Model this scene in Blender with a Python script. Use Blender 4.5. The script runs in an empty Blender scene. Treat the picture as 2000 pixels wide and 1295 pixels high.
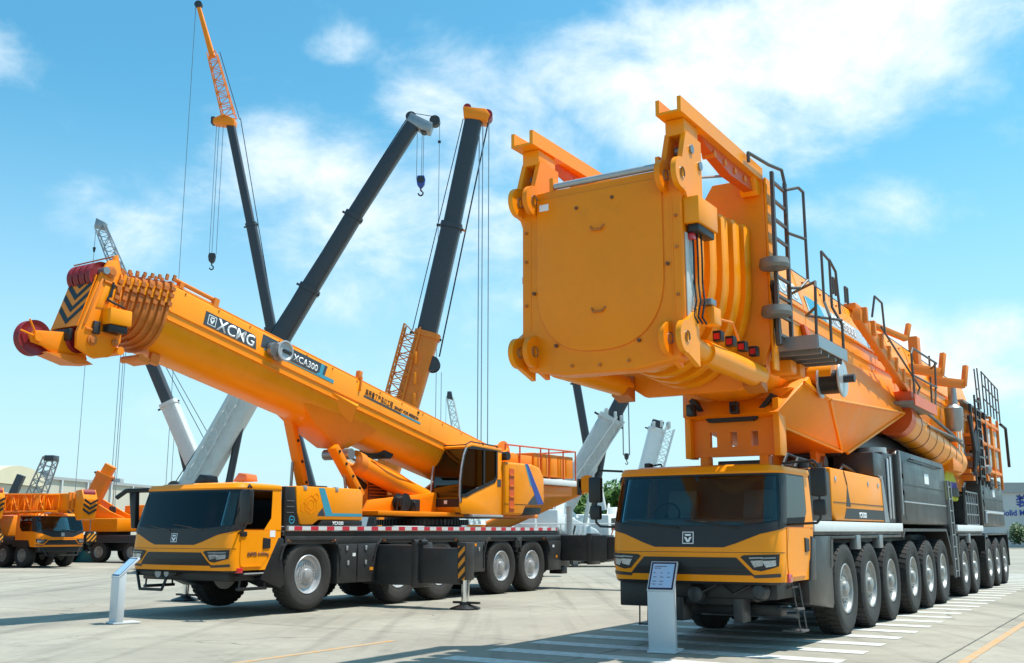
import bpy, bmesh, math, random
from mathutils import Matrix, Vector, noise
random.seed(7)
SC = bpy.context.scene
COL = SC.collection
PI = math.pi

# ------------------------------------------------------------------ camera, sky, sun, exposure
cam_d = bpy.data.cameras.new('camera'); cam = bpy.data.objects.new('camera', cam_d); COL.objects.link(cam)
cam.location = (0, 0, 1.67)
cam.rotation_euler = (math.radians(90 + 10.893), 0, 0)
cam_d.sensor_width = 36.0; cam_d.lens = 36.0 * 2024 / 2000
cam_d.clip_start = 0.1; cam_d.clip_end = 6000
SC.camera = cam

AX = math.radians(31.841)                       # both big cranes point this far right of the view direction
UX, UY = math.sin(AX), math.cos(AX)             # rearward along a crane
VX, VY = math.cos(AX), -math.sin(AX)            # across, towards the near side
SUN_L = (0.26, 0.31, 1.0)                       # towards the sun: rearward, near side, up
sun_w = Vector((SUN_L[0] * UX + SUN_L[1] * VX, SUN_L[0] * UY + SUN_L[1] * VY, SUN_L[2])).normalized()
sun_el = math.asin(sun_w.z)

world = bpy.data.worlds.new('World'); SC.world = world; world.use_nodes = True
def build_world():
    nt = world.node_tree; N = nt.nodes; Lk = nt.links; N.clear()
    out = N.new('ShaderNodeOutputWorld'); bg = N.new('ShaderNodeBackground')
    sky = N.new('ShaderNodeTexSky'); sky.sky_type = 'NISHITA'; sky.sun_disc = False
    sky.sun_elevation = sun_el; sky.sun_rotation = math.atan2(sun_w.x, sun_w.y)
    sky.air_density = 1.0; sky.dust_density = 1.5; sky.ozone_density = 2.0; sky.altitude = 50
    tint = N.new('ShaderNodeMix'); tint.data_type = 'RGBA'; tint.blend_type = 'MULTIPLY'; tint.inputs[0].default_value = 1.0
    tint.inputs[7].default_value = (0.40, 0.94, 0.94, 1)
    Lk.new(sky.outputs[0], tint.inputs[6])
    tc = N.new('ShaderNodeTexCoord')
    # haze whitening the sky towards the horizon, the same all round
    sx = N.new('ShaderNodeSeparateXYZ'); Lk.new(tc.outputs['Generated'], sx.inputs[0])
    hz = N.new('ShaderNodeMapRange'); hz.interpolation_type = 'SMOOTHSTEP'; hz.inputs[1].default_value = .42; hz.inputs[2].default_value = -.04; hz.inputs[3].default_value = 0; hz.inputs[4].default_value = .78
    Lk.new(sx.outputs[2], hz.inputs[0])
    hm = N.new('ShaderNodeMix'); hm.data_type = 'RGBA'; Lk.new(hz.outputs[0], hm.inputs[0]); Lk.new(tint.outputs[2], hm.inputs[6]); hm.inputs[7].default_value = (3.55, 4.45, 4.95, 1)
    def math_n(op, a, b=None, clamp=False):
        m = N.new('ShaderNodeMath'); m.operation = op; m.use_clamp = clamp
        for i, v in enumerate((a, b)):
            if v is None: continue
            if isinstance(v, (int, float)): m.inputs[i].default_value = v
            else: Lk.new(v, m.inputs[i])
        return m.outputs[0]
    # cumulus banks: (direction, angular radius, weight)
    mp = N.new('ShaderNodeMapping'); mp.inputs['Scale'].default_value = (1.0, 1.0, 1.7); Lk.new(tc.outputs['Generated'], mp.inputs[0])
    n1 = N.new('ShaderNodeTexNoise'); n1.inputs['Scale'].default_value = 6.0; n1.inputs['Detail'].default_value = 12; n1.inputs['Roughness'].default_value = 0.62
    n1.inputs['Distortion'].default_value = 0.25
    Lk.new(mp.outputs[0], n1.inputs[0])
    n2 = N.new('ShaderNodeTexNoise'); n2.inputs['Scale'].default_value = 2.2; n2.inputs['Detail'].default_value = 3
    Lk.new(mp.outputs[0], n2.inputs[0])
    def pix_dir(x, y):
        t = math.radians(10.893)
        d = Vector((x - 1000, 2024 * math.cos(t) - (647.5 - y) * math.sin(t), 2024 * math.sin(t) + (647.5 - y) * math.cos(t)))
        return d.normalized()
    blobs = [((1160, 150), .13, .62), ((1270, 190), .16, .70), ((1400, 160), .20, .74), ((1560, 120), .22, .70), ((1720, 60), .22, .62), ((1850, 10), .20, .55), ((1080, 280), .16, .50),
             ((900, 185), .12, .50), ((990, 215), .14, .52), ((820, 180), .07, .36), ((555, 295), .12, .46), ((640, 310), .11, .46), ((490, 255), .07, .36), ((700, 330), .09, .42),
             ((760, 410), .16, .40), ((880, 430), .18, .46), ((990, 450), .16, .46), ((930, 330), .14, .36), ((668, 92), .05, .36), ((1250, 330), .2, .34),
             ((1730, 415), .10, .40), ((1830, 398), .08, .36), ((1630, 428), .08, .34), ((1920, 175), .11, .46), ((1985, 210), .10, .44),
             ((1890, 690), .12, .52), ((1790, 670), .10, .48), ((1970, 710), .12, .48), ((700, 740), .12, .34), ((850, 600), .22, .24), ((230, 440), .10, .34), ((1000, 580), .30, .26), ((-10, 110), .06, .40)]
    acc = None
    for (px, r, w) in blobs:
        vd = N.new('ShaderNodeVectorMath'); vd.operation = 'DISTANCE'
        pd_ = pix_dir(*px); Lk.new(mp.outputs[0], vd.inputs[0]); vd.inputs[1].default_value = (pd_.x, pd_.y, pd_.z * 1.7)
        mr = N.new('ShaderNodeMapRange'); mr.interpolation_type = 'SMOOTHERSTEP'
        mr.inputs[1].default_value = r * 1.25; mr.inputs[2].default_value = 0.0; mr.inputs[3].default_value = 0.0; mr.inputs[4].default_value = w
        Lk.new(vd.outputs['Value'], mr.inputs[0])
        acc = mr.outputs[0] if acc is None else math_n('MAXIMUM', acc, mr.outputs[0])
    dens = math_n('ADD', math_n('ADD', acc, math_n('MULTIPLY', math_n('SUBTRACT', n1.outputs[0], 0.5), 1.45)), math_n('MULTIPLY', math_n('SUBTRACT', n2.outputs[0], 0.5), 0.75))
    cm = N.new('ShaderNodeMapRange'); cm.interpolation_type = 'SMOOTHSTEP'
    cm.inputs[1].default_value = 0.12; cm.inputs[2].default_value = 0.76; cm.inputs[3].default_value = 0; cm.inputs[4].default_value = 0.94
    Lk.new(dens, cm.inputs[0])
    shade = N.new('ShaderNodeMapRange'); shade.inputs[1].default_value = 0.3; shade.inputs[2].default_value = 0.95
    Lk.new(dens, shade.inputs[0])
    cc = N.new('ShaderNodeMix'); cc.data_type = 'RGBA'
    cc.inputs[6].default_value = (4.1, 4.9, 5.3, 1); cc.inputs[7].default_value = (5.9, 5.95, 5.9, 1)
    Lk.new(shade.outputs[0], cc.inputs[0])
    mx = N.new('ShaderNodeMix'); mx.data_type = 'RGBA'
    Lk.new(cm.outputs[0], mx.inputs[0]); Lk.new(hm.outputs[2], mx.inputs[6]); Lk.new(cc.outputs[2], mx.inputs[7])
    Lk.new(mx.outputs[2], bg.inputs[0]); bg.inputs[1].default_value = 0.138
    Lk.new(bg.outputs[0], out.inputs[0])
build_world()
sun_d = bpy.data.lights.new('sun', 'SUN'); sun_d.energy = 3.9; sun_d.angle = math.radians(0.6); sun_d.color = (1.0, 0.95, 0.87)
sun = bpy.data.objects.new('sun', sun_d); COL.objects.link(sun)
sun.rotation_euler = (-sun_w).to_track_quat('-Z', 'Y').to_euler()
SC.view_settings.view_transform = 'Standard'; SC.view_settings.look = 'None'
SC.view_settings.exposure = 0.68; SC.view_settings.gamma = 1.0
SC.cycles.max_bounces = 8; SC.cycles.transparent_max_bounces = 12; SC.cycles.use_denoising = True

# ------------------------------------------------------------------ materials
MATS = {}
def mat(name, col, rough=.5, metal=0.0, coat=0.0, var=0.0, vscale=3.0, dirt=0.0, dirtcol=(.16, .13, .10), bump=0.0, bscale=60, spec=None, rvar=0.0):
    m = bpy.data.materials.new(name); m.use_nodes = True; nt = m.node_tree; N = nt.nodes; Lk = nt.links
    b = N['Principled BSDF']; b.inputs['Roughness'].default_value = rough; b.inputs['Metallic'].default_value = metal
    b.inputs['Coat Weight'].default_value = coat; b.inputs['Coat Roughness'].default_value = 0.06
    if spec is not None: b.inputs['Specular IOR Level'].default_value = spec
    b.inputs['Base Color'].default_value = (*col, 1)
    src = None
    tc = N.new('ShaderNodeTexCoord')
    if var or dirt or rvar:
        n = N.new('ShaderNodeTexNoise'); n.inputs['Scale'].default_value = vscale; n.inputs['Detail'].default_value = 8; n.inputs['Roughness'].default_value = .65
        Lk.new(tc.outputs['Object'], n.inputs[0])
        mr = N.new('ShaderNodeMapRange'); mr.inputs[1].default_value = .25; mr.inputs[2].default_value = .75; mr.inputs[3].default_value = 1 - var; mr.inputs[4].default_value = 1 + var
        Lk.new(n.outputs[0], mr.inputs[0])
        oi = N.new('ShaderNodeObjectInfo'); orr = N.new('ShaderNodeMapRange'); orr.inputs[3].default_value = 1 - var * .9; orr.inputs[4].default_value = 1 + var * .6; Lk.new(oi.outputs['Random'], orr.inputs[0])
        om = N.new('ShaderNodeMath'); om.operation = 'MULTIPLY'; Lk.new(mr.outputs[0], om.inputs[0]); Lk.new(orr.outputs[0], om.inputs[1])
        hs = N.new('ShaderNodeHueSaturation'); hs.inputs['Color'].default_value = (*col, 1); Lk.new(om.outputs[0], hs.inputs['Value'])
        src = hs.outputs[0]
        if dirt:
            n2 = N.new('ShaderNodeTexNoise'); n2.inputs['Scale'].default_value = vscale * 2.3; n2.inputs['Detail'].default_value = 10; n2.inputs['Roughness'].default_value = .7
            Lk.new(tc.outputs['Object'], n2.inputs[0])
            m2 = N.new('ShaderNodeMapRange'); m2.inputs[1].default_value = .52; m2.inputs[2].default_value = .78; m2.inputs[3].default_value = 0; m2.inputs[4].default_value = dirt
            Lk.new(n2.outputs[0], m2.inputs[0])
            mx = N.new('ShaderNodeMix'); mx.data_type = 'RGBA'; Lk.new(m2.outputs[0], mx.inputs[0]); Lk.new(src, mx.inputs[6]); mx.inputs[7].default_value = (*dirtcol, 1)
            src = mx.outputs[2]
        Lk.new(src, b.inputs['Base Color'])
        if rvar:
            m3 = N.new('ShaderNodeMapRange'); m3.inputs[1].default_value = .3; m3.inputs[2].default_value = .7; m3.inputs[3].default_value = max(.02, rough - rvar); m3.inputs[4].default_value = rough + rvar
            Lk.new(n.outputs[0], m3.inputs[0]); Lk.new(m3.outputs[0], b.inputs['Roughness'])
    if bump:
        nb = N.new('ShaderNodeTexNoise'); nb.inputs['Scale'].default_value = bscale; nb.inputs['Detail'].default_value = 4
        Lk.new(tc.outputs['Object'], nb.inputs[0])
        bp = N.new('ShaderNodeBump'); bp.inputs['Strength'].default_value = bump; bp.inputs['Distance'].default_value = .01
        Lk.new(nb.outputs[0], bp.inputs['Height']); Lk.new(bp.outputs[0], b.inputs['Normal'])
    MATS[name] = m
    return m
mat('yellow', (.93, .296, .002), .38, 0, .10, .06, 1.3, .16, (.50, .17, .02), bump=.10, bscale=2.2, spec=.28, rvar=.10)
mat('orange', (.92, .244, .002), .42, 0, .05, .06, 1.6, .18, (.40, .12, .02), bump=.10, bscale=2.2, spec=.28, rvar=.10)
mat('oldorange', (.76, .20, .005), .5, 0, 0, .10, 2.0, .22, (.22, .10, .05))
mat('rust_orange', (.50, .135, .012), .5, 0, 0, .14, 3.0, .35, (.16, .07, .03))
mat('darkgrey', (.033, .033, .034), .45, 0, .06, .14, 2.2, .20, (.10, .09, .08), rvar=.12)
mat('black', (.012, .012, .013), .45, 0, 0, .15, 3, .12, (.05, .045, .04))
mat('gloss_black', (.024, .021, .019), .36, 0, .08, .12, 1.4, .25, (.085, .065, .05), spec=.4, rvar=.1)
mat('rubber', (.024, .022, .021), .78, 0, 0, .22, 5, .4, (.085, .072, .062), bump=.25, bscale=45)
mat('hose', (.010, .010, .011), .5)
mat('silver', (.44, .44, .45), .34, .35, .1, .10, 6, .15, (.25, .22, .20), rvar=.1)
mat('rim_grey', (.31, .31, .30), .42, .3, 0, .14, 6, .4, (.14, .12, .10))
mat('steel', (.30, .31, .32), .38, .7, 0, .10, 4, .2, (.15, .13, .12))
mat('railgrey', (.085, .080, .078), .5, .2, 0, .12, 5, .2)
mat('grate', (.20, .20, .19), .55, .4, 0, .10, 5, .2)
mat('chrome', (.80, .80, .80), .12, 1.0)
mat('white', (.72, .73, .72), .42, 0, .1, .05, 2, .18, (.38, .35, .30))
mat('offwhite', (.55, .56, .54), .5, 0, 0, .08, 1.6, .30, (.26, .23, .20))
mat('bgdark', (.030, .034, .043), .45, 0, .1, .08, .8, .1, (.10, .09, .085))
mat('red', (.26, .012, .018), .45, 0, .1, .15, 4, .35, (.10, .02, .02))
mat('redlamp', (.55, .02, .03), .15, 0, .6)
mat('amber', (.75, .17, .02), .2, 0, .5)
mat('blue', (.02, .06, .35), .4, 0, .2, .06, 3)
mat('decal_dark', (.045, .055, .07), .35)
mat('decal_white', (.80, .81, .82), .4)
mat('decal_teal', (.05, .30, .42), .35)
mat('decal_grey', (.42, .52, .56), .4)
mat('blackprint', (.02, .018, .016), .5)
mat('redpanel', (.66, .10, .010), .45, 0, .1, .1, 3)
mat('brownpanel', (.16, .055, .02), .6, 0, 0, .1, 6)
mat('seat', (.34, .34, .35), .8)
mat('seat_yellow', (.55, .30, .03), .7)
mat('dash', (.24, .24, .245), .6)
mat('lampglass', (.38, .40, .42), .12, .6, .8, .5, 40)
mat('reflector', (.85, .86, .88), .08, .9)
mat('green_bag', (.42, .46, .03), .8, 0, 0, .12, 8)
mat('purple', (.10, .07, .28), .8)
mat('cyan_box', (.05, .38, .48), .5, 0, 0, .05, 3)
mat('cream_wall', (.52, .47, .38), .75, 0, 0, .05, .25, .12, (.36, .32, .26))
mat('grey_wall', (.55, .55, .54), .7, 0, 0, .05, .3)
mat('roof_grey', (.34, .34, .34), .6, 0, 0, .06, .4)
mat('tan_roof', (.62, .54, .38), .6, 0, 0, .05, .4)
mat('barrier', (.62, .15, .02), .6, 0, 0, .1, 4)
mat('bark', (.10, .07, .045), .9, 0, 0, .3, 6)
mat('screen_frame', (.02, .03, .06), .25)
mat('stand_body', (.62, .64, .66), .40, .1, .1, .03, 3)

def leaf_mat(name, c0, c1):
    m = bpy.data.materials.new(name); m.use_nodes = True; nt = m.node_tree; N = nt.nodes; Lk = nt.links; b = N['Principled BSDF']
    g = N.new('ShaderNodeNewGeometry'); mx = N.new('ShaderNodeMix'); mx.data_type = 'RGBA'
    mx.inputs[6].default_value = (*c0, 1); mx.inputs[7].default_value = (*c1, 1)
    Lk.new(g.outputs['Random Per Island'], mx.inputs[0]); Lk.new(mx.outputs[2], b.inputs['Base Color'])
    b.inputs['Roughness'].default_value = .6; b.inputs['Subsurface Weight'].default_value = 0.0
    MATS[name] = m
leaf_mat('leaf', (.035, .10, .015), (.11, .22, .035))
leaf_mat('leaf_dark', (.025, .065, .018), (.06, .12, .03))

def glass_mat(name, tint, ior=1.5):
    m = bpy.data.materials.new(name); m.use_nodes = True; nt = m.node_tree; N = nt.nodes; Lk = nt.links; N.clear()
    o = N.new('ShaderNodeOutputMaterial'); t = N.new('ShaderNodeBsdfTransparent'); t.inputs[0].default_value = (*tint, 1)
    g = N.new('ShaderNodeBsdfGlossy'); g.inputs['Roughness'].default_value = .02
    f = N.new('ShaderNodeFresnel'); f.inputs[0].default_value = ior
    mx = N.new('ShaderNodeMixShader'); Lk.new(f.outputs[0], mx.inputs[0]); Lk.new(t.outputs[0], mx.inputs[1]); Lk.new(g.outputs[0], mx.inputs[2])
    Lk.new(mx.outputs[0], o.inputs[0]); MATS[name] = m
glass_mat('glass', (.68, .78, .77), 1.5)
glass_mat('glass_dark', (.34, .42, .42), 1.75)
glass_mat('lens', (.8, .8, .82), 1.5)

def emit_screen():
    m = bpy.data.materials.new('screen'); m.use_nodes = True; nt = m.node_tree; b = nt.nodes['Principled BSDF']
    b.inputs['Base Color'].default_value = (.42, .58, .78, 1); b.inputs['Roughness'].default_value = .15; b.inputs['Coat Weight'].default_value = .6
    MATS['screen'] = m
emit_screen()

def stripe_reflect():
    m = bpy.data.materials.new('reflective_strip'); m.use_nodes = True; nt = m.node_tree; N = nt.nodes; Lk = nt.links; b = N['Principled BSDF']
    tc = N.new('ShaderNodeTexCoord'); sp = N.new('ShaderNodeSeparateXYZ'); Lk.new(tc.outputs['Object'], sp.inputs[0])
    a = N.new('ShaderNodeMath'); a.operation = 'MULTIPLY'; a.inputs[1].default_value = 2.0; Lk.new(sp.outputs[1], a.inputs[0])
    f = N.new('ShaderNodeMath'); f.operation = 'FRACT'; Lk.new(a.outputs[0], f.inputs[0])
    c = N.new('ShaderNodeMath'); c.operation = 'GREATER_THAN'; c.inputs[1].default_value = .52; Lk.new(f.outputs[0], c.inputs[0])
    mx = N.new('ShaderNodeMix'); mx.data_type = 'RGBA'; mx.inputs[6].default_value = (.62, .62, .62, 1); mx.inputs[7].default_value = (.55, .03, .05, 1)
    Lk.new(c.outputs[0], mx.inputs[0]); Lk.new(mx.outputs[2], b.inputs['Base Color']); b.inputs['Roughness'].default_value = .35
    MATS['reflective_strip'] = m
stripe_reflect()

def hazard_mat(name, c0, c1, per, chevron):
    """diagonal or V-shaped warning stripes in object space (x across, z up)"""
    m = bpy.data.materials.new(name); m.use_nodes = True; nt = m.node_tree; N = nt.nodes; Lk = nt.links; b = N['Principled BSDF']
    tc = N.new('ShaderNodeTexCoord'); sp = N.new('ShaderNodeSeparateXYZ'); Lk.new(tc.outputs['Object'], sp.inputs[0])
    x = sp.outputs[0]
    if chevron:
        ab = N.new('ShaderNodeMath'); ab.operation = 'ABSOLUTE'; Lk.new(x, ab.inputs[0]); x = ab.outputs[0]
    s = N.new('ShaderNodeMath'); s.operation = 'SUBTRACT'; Lk.new(sp.outputs[2], s.inputs[0]); Lk.new(x, s.inputs[1])
    a = N.new('ShaderNodeMath'); a.operation = 'DIVIDE'; a.inputs[1].default_value = per; Lk.new(s.outputs[0], a.inputs[0])
    f = N.new('ShaderNodeMath'); f.operation = 'FRACT'; Lk.new(a.outputs[0], f.inputs[0])
    c = N.new('ShaderNodeMath'); c.operation = 'GREATER_THAN'; c.inputs[1].default_value = .5; Lk.new(f.outputs[0], c.inputs[0])
    mx = N.new('ShaderNodeMix'); mx.data_type = 'RGBA'; mx.inputs[6].default_value = (*c0, 1); mx.inputs[7].default_value = (*c1, 1)
    Lk.new(c.outputs[0], mx.inputs[0]); Lk.new(mx.outputs[2], b.inputs['Base Color']); b.inputs['Roughness'].default_value = .45
    MATS[name] = m
hazard_mat('hazard', (.75, .28, .02), (.02, .02, .02), .22, False)

def concrete_mat(name, col, stains=True):
    m = bpy.data.materials.new(name); m.use_nodes = True; nt = m.node_tree; N = nt.nodes; Lk = nt.links; b = N['Principled BSDF']
    b.inputs['Roughness'].default_value = .82
    g = N.new('ShaderNodeNewGeometry')
    def nz(scale, det, ro):
        n = N.new('ShaderNodeTexNoise'); n.inputs['Scale'].default_value = scale; n.inputs['Detail'].default_value = det; n.inputs['Roughness'].default_value = ro
        Lk.new(g.outputs['Position'], n.inputs[0]); return n.outputs[0]
    def mr(s, a, b_, c, d):
        q = N.new('ShaderNodeMapRange'); q.inputs[1].default_value = a; q.inputs[2].default_value = b_; q.inputs[3].default_value = c; q.inputs[4].default_value = d
        Lk.new(s, q.inputs[0]); return q.outputs[0]
    def mul(a, c):
        q = N.new('ShaderNodeMath'); q.operation = 'MULTIPLY'; Lk.new(a, q.inputs[0]); Lk.new(c, q.inputs[1]); return q.outputs[0]
    oi = N.new('ShaderNodeObjectInfo')
    v = mul(mul(mr(nz(.35, 6, .6), .3, .7, .80, 1.14), mr(nz(3.5, 8, .7), .3, .7, .90, 1.08)), mr(nz(70, 3, .6), .3, .7, .88, 1.10))
    v = mul(v, mr(oi.outputs['Random'], 0, 1, .93, 1.05))
    if stains:
        v = mul(v, mr(nz(.9, 7, .75), .55, .72, 1.0, .70))
        mpn = N.new('ShaderNodeMapping'); mpn.inputs['Rotation'].default_value = (0, 0, AX); mpn.inputs['Scale'].default_value = (2.2, .07, 1)
        Lk.new(g.outputs['Position'], mpn.inputs[0])
        tn = N.new('ShaderNodeTexNoise'); tn.inputs['Scale'].default_value = 1.0; tn.inputs['Detail'].default_value = 5; Lk.new(mpn.outputs[0], tn.inputs[0])
        v = mul(v, mr(tn.outputs[0], .54, .70, 1.0, .74))
    hs = N.new('ShaderNodeHueSaturation'); hs.inputs['Color'].default_value = (*col, 1); Lk.new(v, hs.inputs['Value'])
    Lk.new(hs.outputs[0], b.inputs['Base Color'])
    if stains:
        # fine cracks: thin lines where a warped cell pattern has its borders, broken up by noise
        vo = N.new('ShaderNodeTexVoronoi'); vo.feature = 'DISTANCE_TO_EDGE'; vo.inputs['Scale'].default_value = .22
        wv = N.new('ShaderNodeTexNoise'); wv.inputs['Scale'].default_value = 1.6; wv.inputs['Detail'].default_value = 6; Lk.new(g.outputs['Position'], wv.inputs[0])
        ad = N.new('ShaderNodeVectorMath'); ad.operation = 'MULTIPLY_ADD'; ad.inputs[1].default_value = (.7, .7, 0); Lk.new(wv.outputs['Color'], ad.inputs[0]); Lk.new(g.outputs['Position'], ad.inputs[2]); Lk.new(ad.outputs[0], vo.inputs[0])
        ck = mr(vo.outputs['Distance'], .0, .004, .45, 1.0); gate = mr(nz(.16, 2, .5), .50, .56, 0, 1)
        mxc = N.new('ShaderNodeMix'); mxc.data_type = 'FLOAT'; Lk.new(gate, mxc.inputs[0]); mxc.inputs[2].default_value = 1.0; Lk.new(ck, mxc.inputs[3])
        v = mul(v, mxc.outputs[0])
        Lk.new(v, hs.inputs['Value'])
    bp = N.new('ShaderNodeBump'); bp.inputs['Strength'].default_value = .25; bp.inputs['Distance'].default_value = .006
    Lk.new(nz(55, 5, .6), bp.inputs['Height']); Lk.new(bp.outputs[0], b.inputs['Normal'])
    MATS[name] = m
concrete_mat('concrete', (.318, .290, .236))
concrete_mat('joint', (.055, .05, .042), False)

def worn_paint(name, col, lo, hi):
    m = bpy.data.materials.new(name); m.use_nodes = True; nt = m.node_tree; N = nt.nodes; Lk = nt.links; b = N['Principled BSDF']
    g = N.new('ShaderNodeNewGeometry'); n = N.new('ShaderNodeTexNoise'); n.inputs['Scale'].default_value = 7; n.inputs['Detail'].default_value = 10; n.inputs['Roughness'].default_value = .75
    Lk.new(g.outputs['Position'], n.inputs[0])
    q = N.new('ShaderNodeMapRange'); q.inputs[1].default_value = lo; q.inputs[2].default_value = hi; Lk.new(n.outputs[0], q.inputs[0])
    mx = N.new('ShaderNodeMix'); mx.data_type = 'RGBA'; Lk.new(q.outputs[0], mx.inputs[0]); mx.inputs[6].default_value = (*col, 1); mx.inputs[7].default_value = (.36, .33, .27, 1)
    Lk.new(mx.outputs[2], b.inputs['Base Color']); b.inputs['Roughness'].default_value = .7
    MATS[name] = m
worn_paint('paint_white', (.62, .62, .60), .42, .70)
worn_paint('paint_orange', (.55, .25, .04), .38, .62)

# ------------------------------------------------------------------ mesh helpers
def link(o, parent=None):
    COL.objects.link(o)
    if parent is not None: o.parent = parent
    return o
def empty(name, parent=None, loc=(0, 0, 0), rz=0.0):
    o = bpy.data.objects.new(name, None); o.empty_display_size = .3
    o.location = loc; o.rotation_euler = (0, 0, rz)
    return link(o, parent)
def tag(o, label=None, cat=None, group=None, kind=None):
    if label: o['label'] = label
    if cat: o['category'] = cat
    if group: o['group'] = group
    if kind: o['kind'] = kind
    return o
def copy_tree(o, parent=None):
    c = o.copy(); COL.objects.link(c); c.parent = parent
    for ch in list(o.children): copy_tree(ch, c)
    return c

class MB:
    def __init__(s, M=None): s.v = []; s.f = []; s.M = M
    def add(s, vs, fs):
        n = len(s.v)
        if s.M is not None: vs = [tuple(s.M @ Vector(p)) for p in vs]
        s.v += [tuple(p) for p in vs]; s.f += [tuple(i + n for i in f) for f in fs]; return s
    def box(s, x0, x1, y0, y1, z0, z1):
        if x0 > x1: x0, x1 = x1, x0
        if y0 > y1: y0, y1 = y1, y0
        if z0 > z1: z0, z1 = z1, z0
        return s.add([(x0, y0, z0), (x1, y0, z0), (x1, y1, z0), (x0, y1, z0), (x0, y0, z1), (x1, y0, z1), (x1, y1, z1), (x0, y1, z1)],
                     [(3, 2, 1, 0), (4, 5, 6, 7), (0, 1, 5, 4), (1, 2, 6, 5), (2, 3, 7, 6), (3, 0, 4, 7)])
    def beam(s, p0, p1, w, h, up=(0, 0, 1)):
        """rectangular bar from p0 to p1, w wide, h tall"""
        p0 = Vector(p0); p1 = Vector(p1); d = (p1 - p0).normalized(); u = Vector(up)
        if abs(d.dot(u)) > .98: u = Vector((1, 0, 0))
        a = d.cross(u).normalized(); b = a.cross(d).normalized()
        q = [a * (w / 2 * i) + b * (h / 2 * j) for i, j in ((-1, -1), (1, -1), (1, 1), (-1, 1))]
        return s.add([p0 + t for t in q] + [p1 + t for t in q], [(0, 1, 2, 3), (7, 6, 5, 4), (0, 4, 5, 1), (1, 5, 6, 2), (2, 6, 7, 3), (3, 7, 4, 0)])
    def prism(s, poly, ax, a, b):
        """polygon extruded along an axis; poly coordinates: x:(y,z)  y:(x,z)  z:(x,y)"""
        def P(p, t): return (t, p[0], p[1]) if ax == 'x' else (p[0], t, p[1]) if ax == 'y' else (p[0], p[1], t)
        n = len(poly)
        return s.add([P(p, a) for p in poly] + [P(p, b) for p in poly],
                     [tuple(range(n)), tuple(range(2 * n - 1, n - 1, -1))] + [(i, i + n, (i + 1) % n + n, (i + 1) % n) for i in range(n)])
    def loft(s, rings, cap=True, closed=True):
        n = len(rings[0]); vs = [p for r in rings for p in r]; fs = []
        for k in range(len(rings) - 1):
            for i in range(n if closed else n - 1):
                j = (i + 1) % n; fs.append((k * n + i, k * n + j, (k + 1) * n + j, (k + 1) * n + i))
        if cap: fs += [tuple(range(n - 1, -1, -1)), tuple(range((len(rings) - 1) * n, len(rings) * n))]
        return s.add(vs, fs)
    def cyl(s, p0, p1, r0, r1=None, n=16, cap=True):
        p0 = Vector(p0); p1 = Vector(p1); d = (p1 - p0).normalized(); r1 = r0 if r1 is None else r1
        a = d.orthogonal().normalized(); b = d.cross(a)
        R = [[p + a * (r * math.cos(2 * PI * i / n)) + b * (r * math.sin(2 * PI * i / n)) for i in range(n)] for p, r in ((p0, r0), (p1, r1))]
        return s.loft(R, cap)
    def tube(s, pts, r, n=6):
        for a, b in zip(pts, pts[1:]): s.cyl(a, b, r, n=n)
        return s
    def lathe(s, prof, c, axis, n=32, cap=True):
        """prof: (radius, distance along the axis)"""
        c = Vector(c); d = Vector(axis).normalized(); a = d.orthogonal().normalized(); b = d.cross(a)
        rings = [[c + d * t + a * (max(r, 1e-4) * math.cos(2 * PI * i / n)) + b * (max(r, 1e-4) * math.sin(2 * PI * i / n)) for i in range(n)] for r, t in prof]
        return s.loft(rings, cap)
    def hull(s, pts):
        bm = bmesh.new(); vs = [bm.verts.new(p) for p in pts]; bm.verts.index_update()
        r = bmesh.ops.convex_hull(bm, input=vs)
        bmesh.ops.delete(bm, geom=[g for g in r['geom_interior'] if isinstance(g, bmesh.types.BMVert)], context='VERTS')
        bmesh.ops.dissolve_limit(bm, angle_limit=.02, verts=bm.verts, edges=bm.edges)
        bm.verts.index_update()
        s.add([tuple(v.co) for v in bm.verts], [tuple(v.index for v in f.verts) for f in bm.faces]); bm.free(); return s
    def build(s, name, m, parent=None, bevel=0.0, seg=2, smooth=True, ang=32, origin=None, kind=None):
        me = bpy.data.meshes.new(name)
        vs = s.v
        if origin is not None: vs = [(a - origin[0], b - origin[1], c - origin[2]) for a, b, c in vs]
        me.from_pydata(vs, [], s.f)
        bm = bmesh.new(); bm.from_mesh(me)
        bmesh.ops.recalc_face_normals(bm, faces=bm.faces)
        if bevel:
            es = [e for e in bm.edges if len(e.link_faces) == 2 and e.calc_face_angle(0) > math.radians(28)]
            bmesh.ops.bevel(bm, geom=es, offset=bevel, segments=seg, profile=.5, affect='EDGES', clamp_overlap=True)
        bm.to_mesh(me); bm.free()
        if smooth:
            me.shade_smooth(); me.set_sharp_from_angle(angle=math.radians(ang))
        me.materials.append(MATS[m])
        o = bpy.data.objects.new(name, me)
        if origin is not None: o.location = origin
        if kind: o['kind'] = kind
        return link(o, parent)

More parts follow.
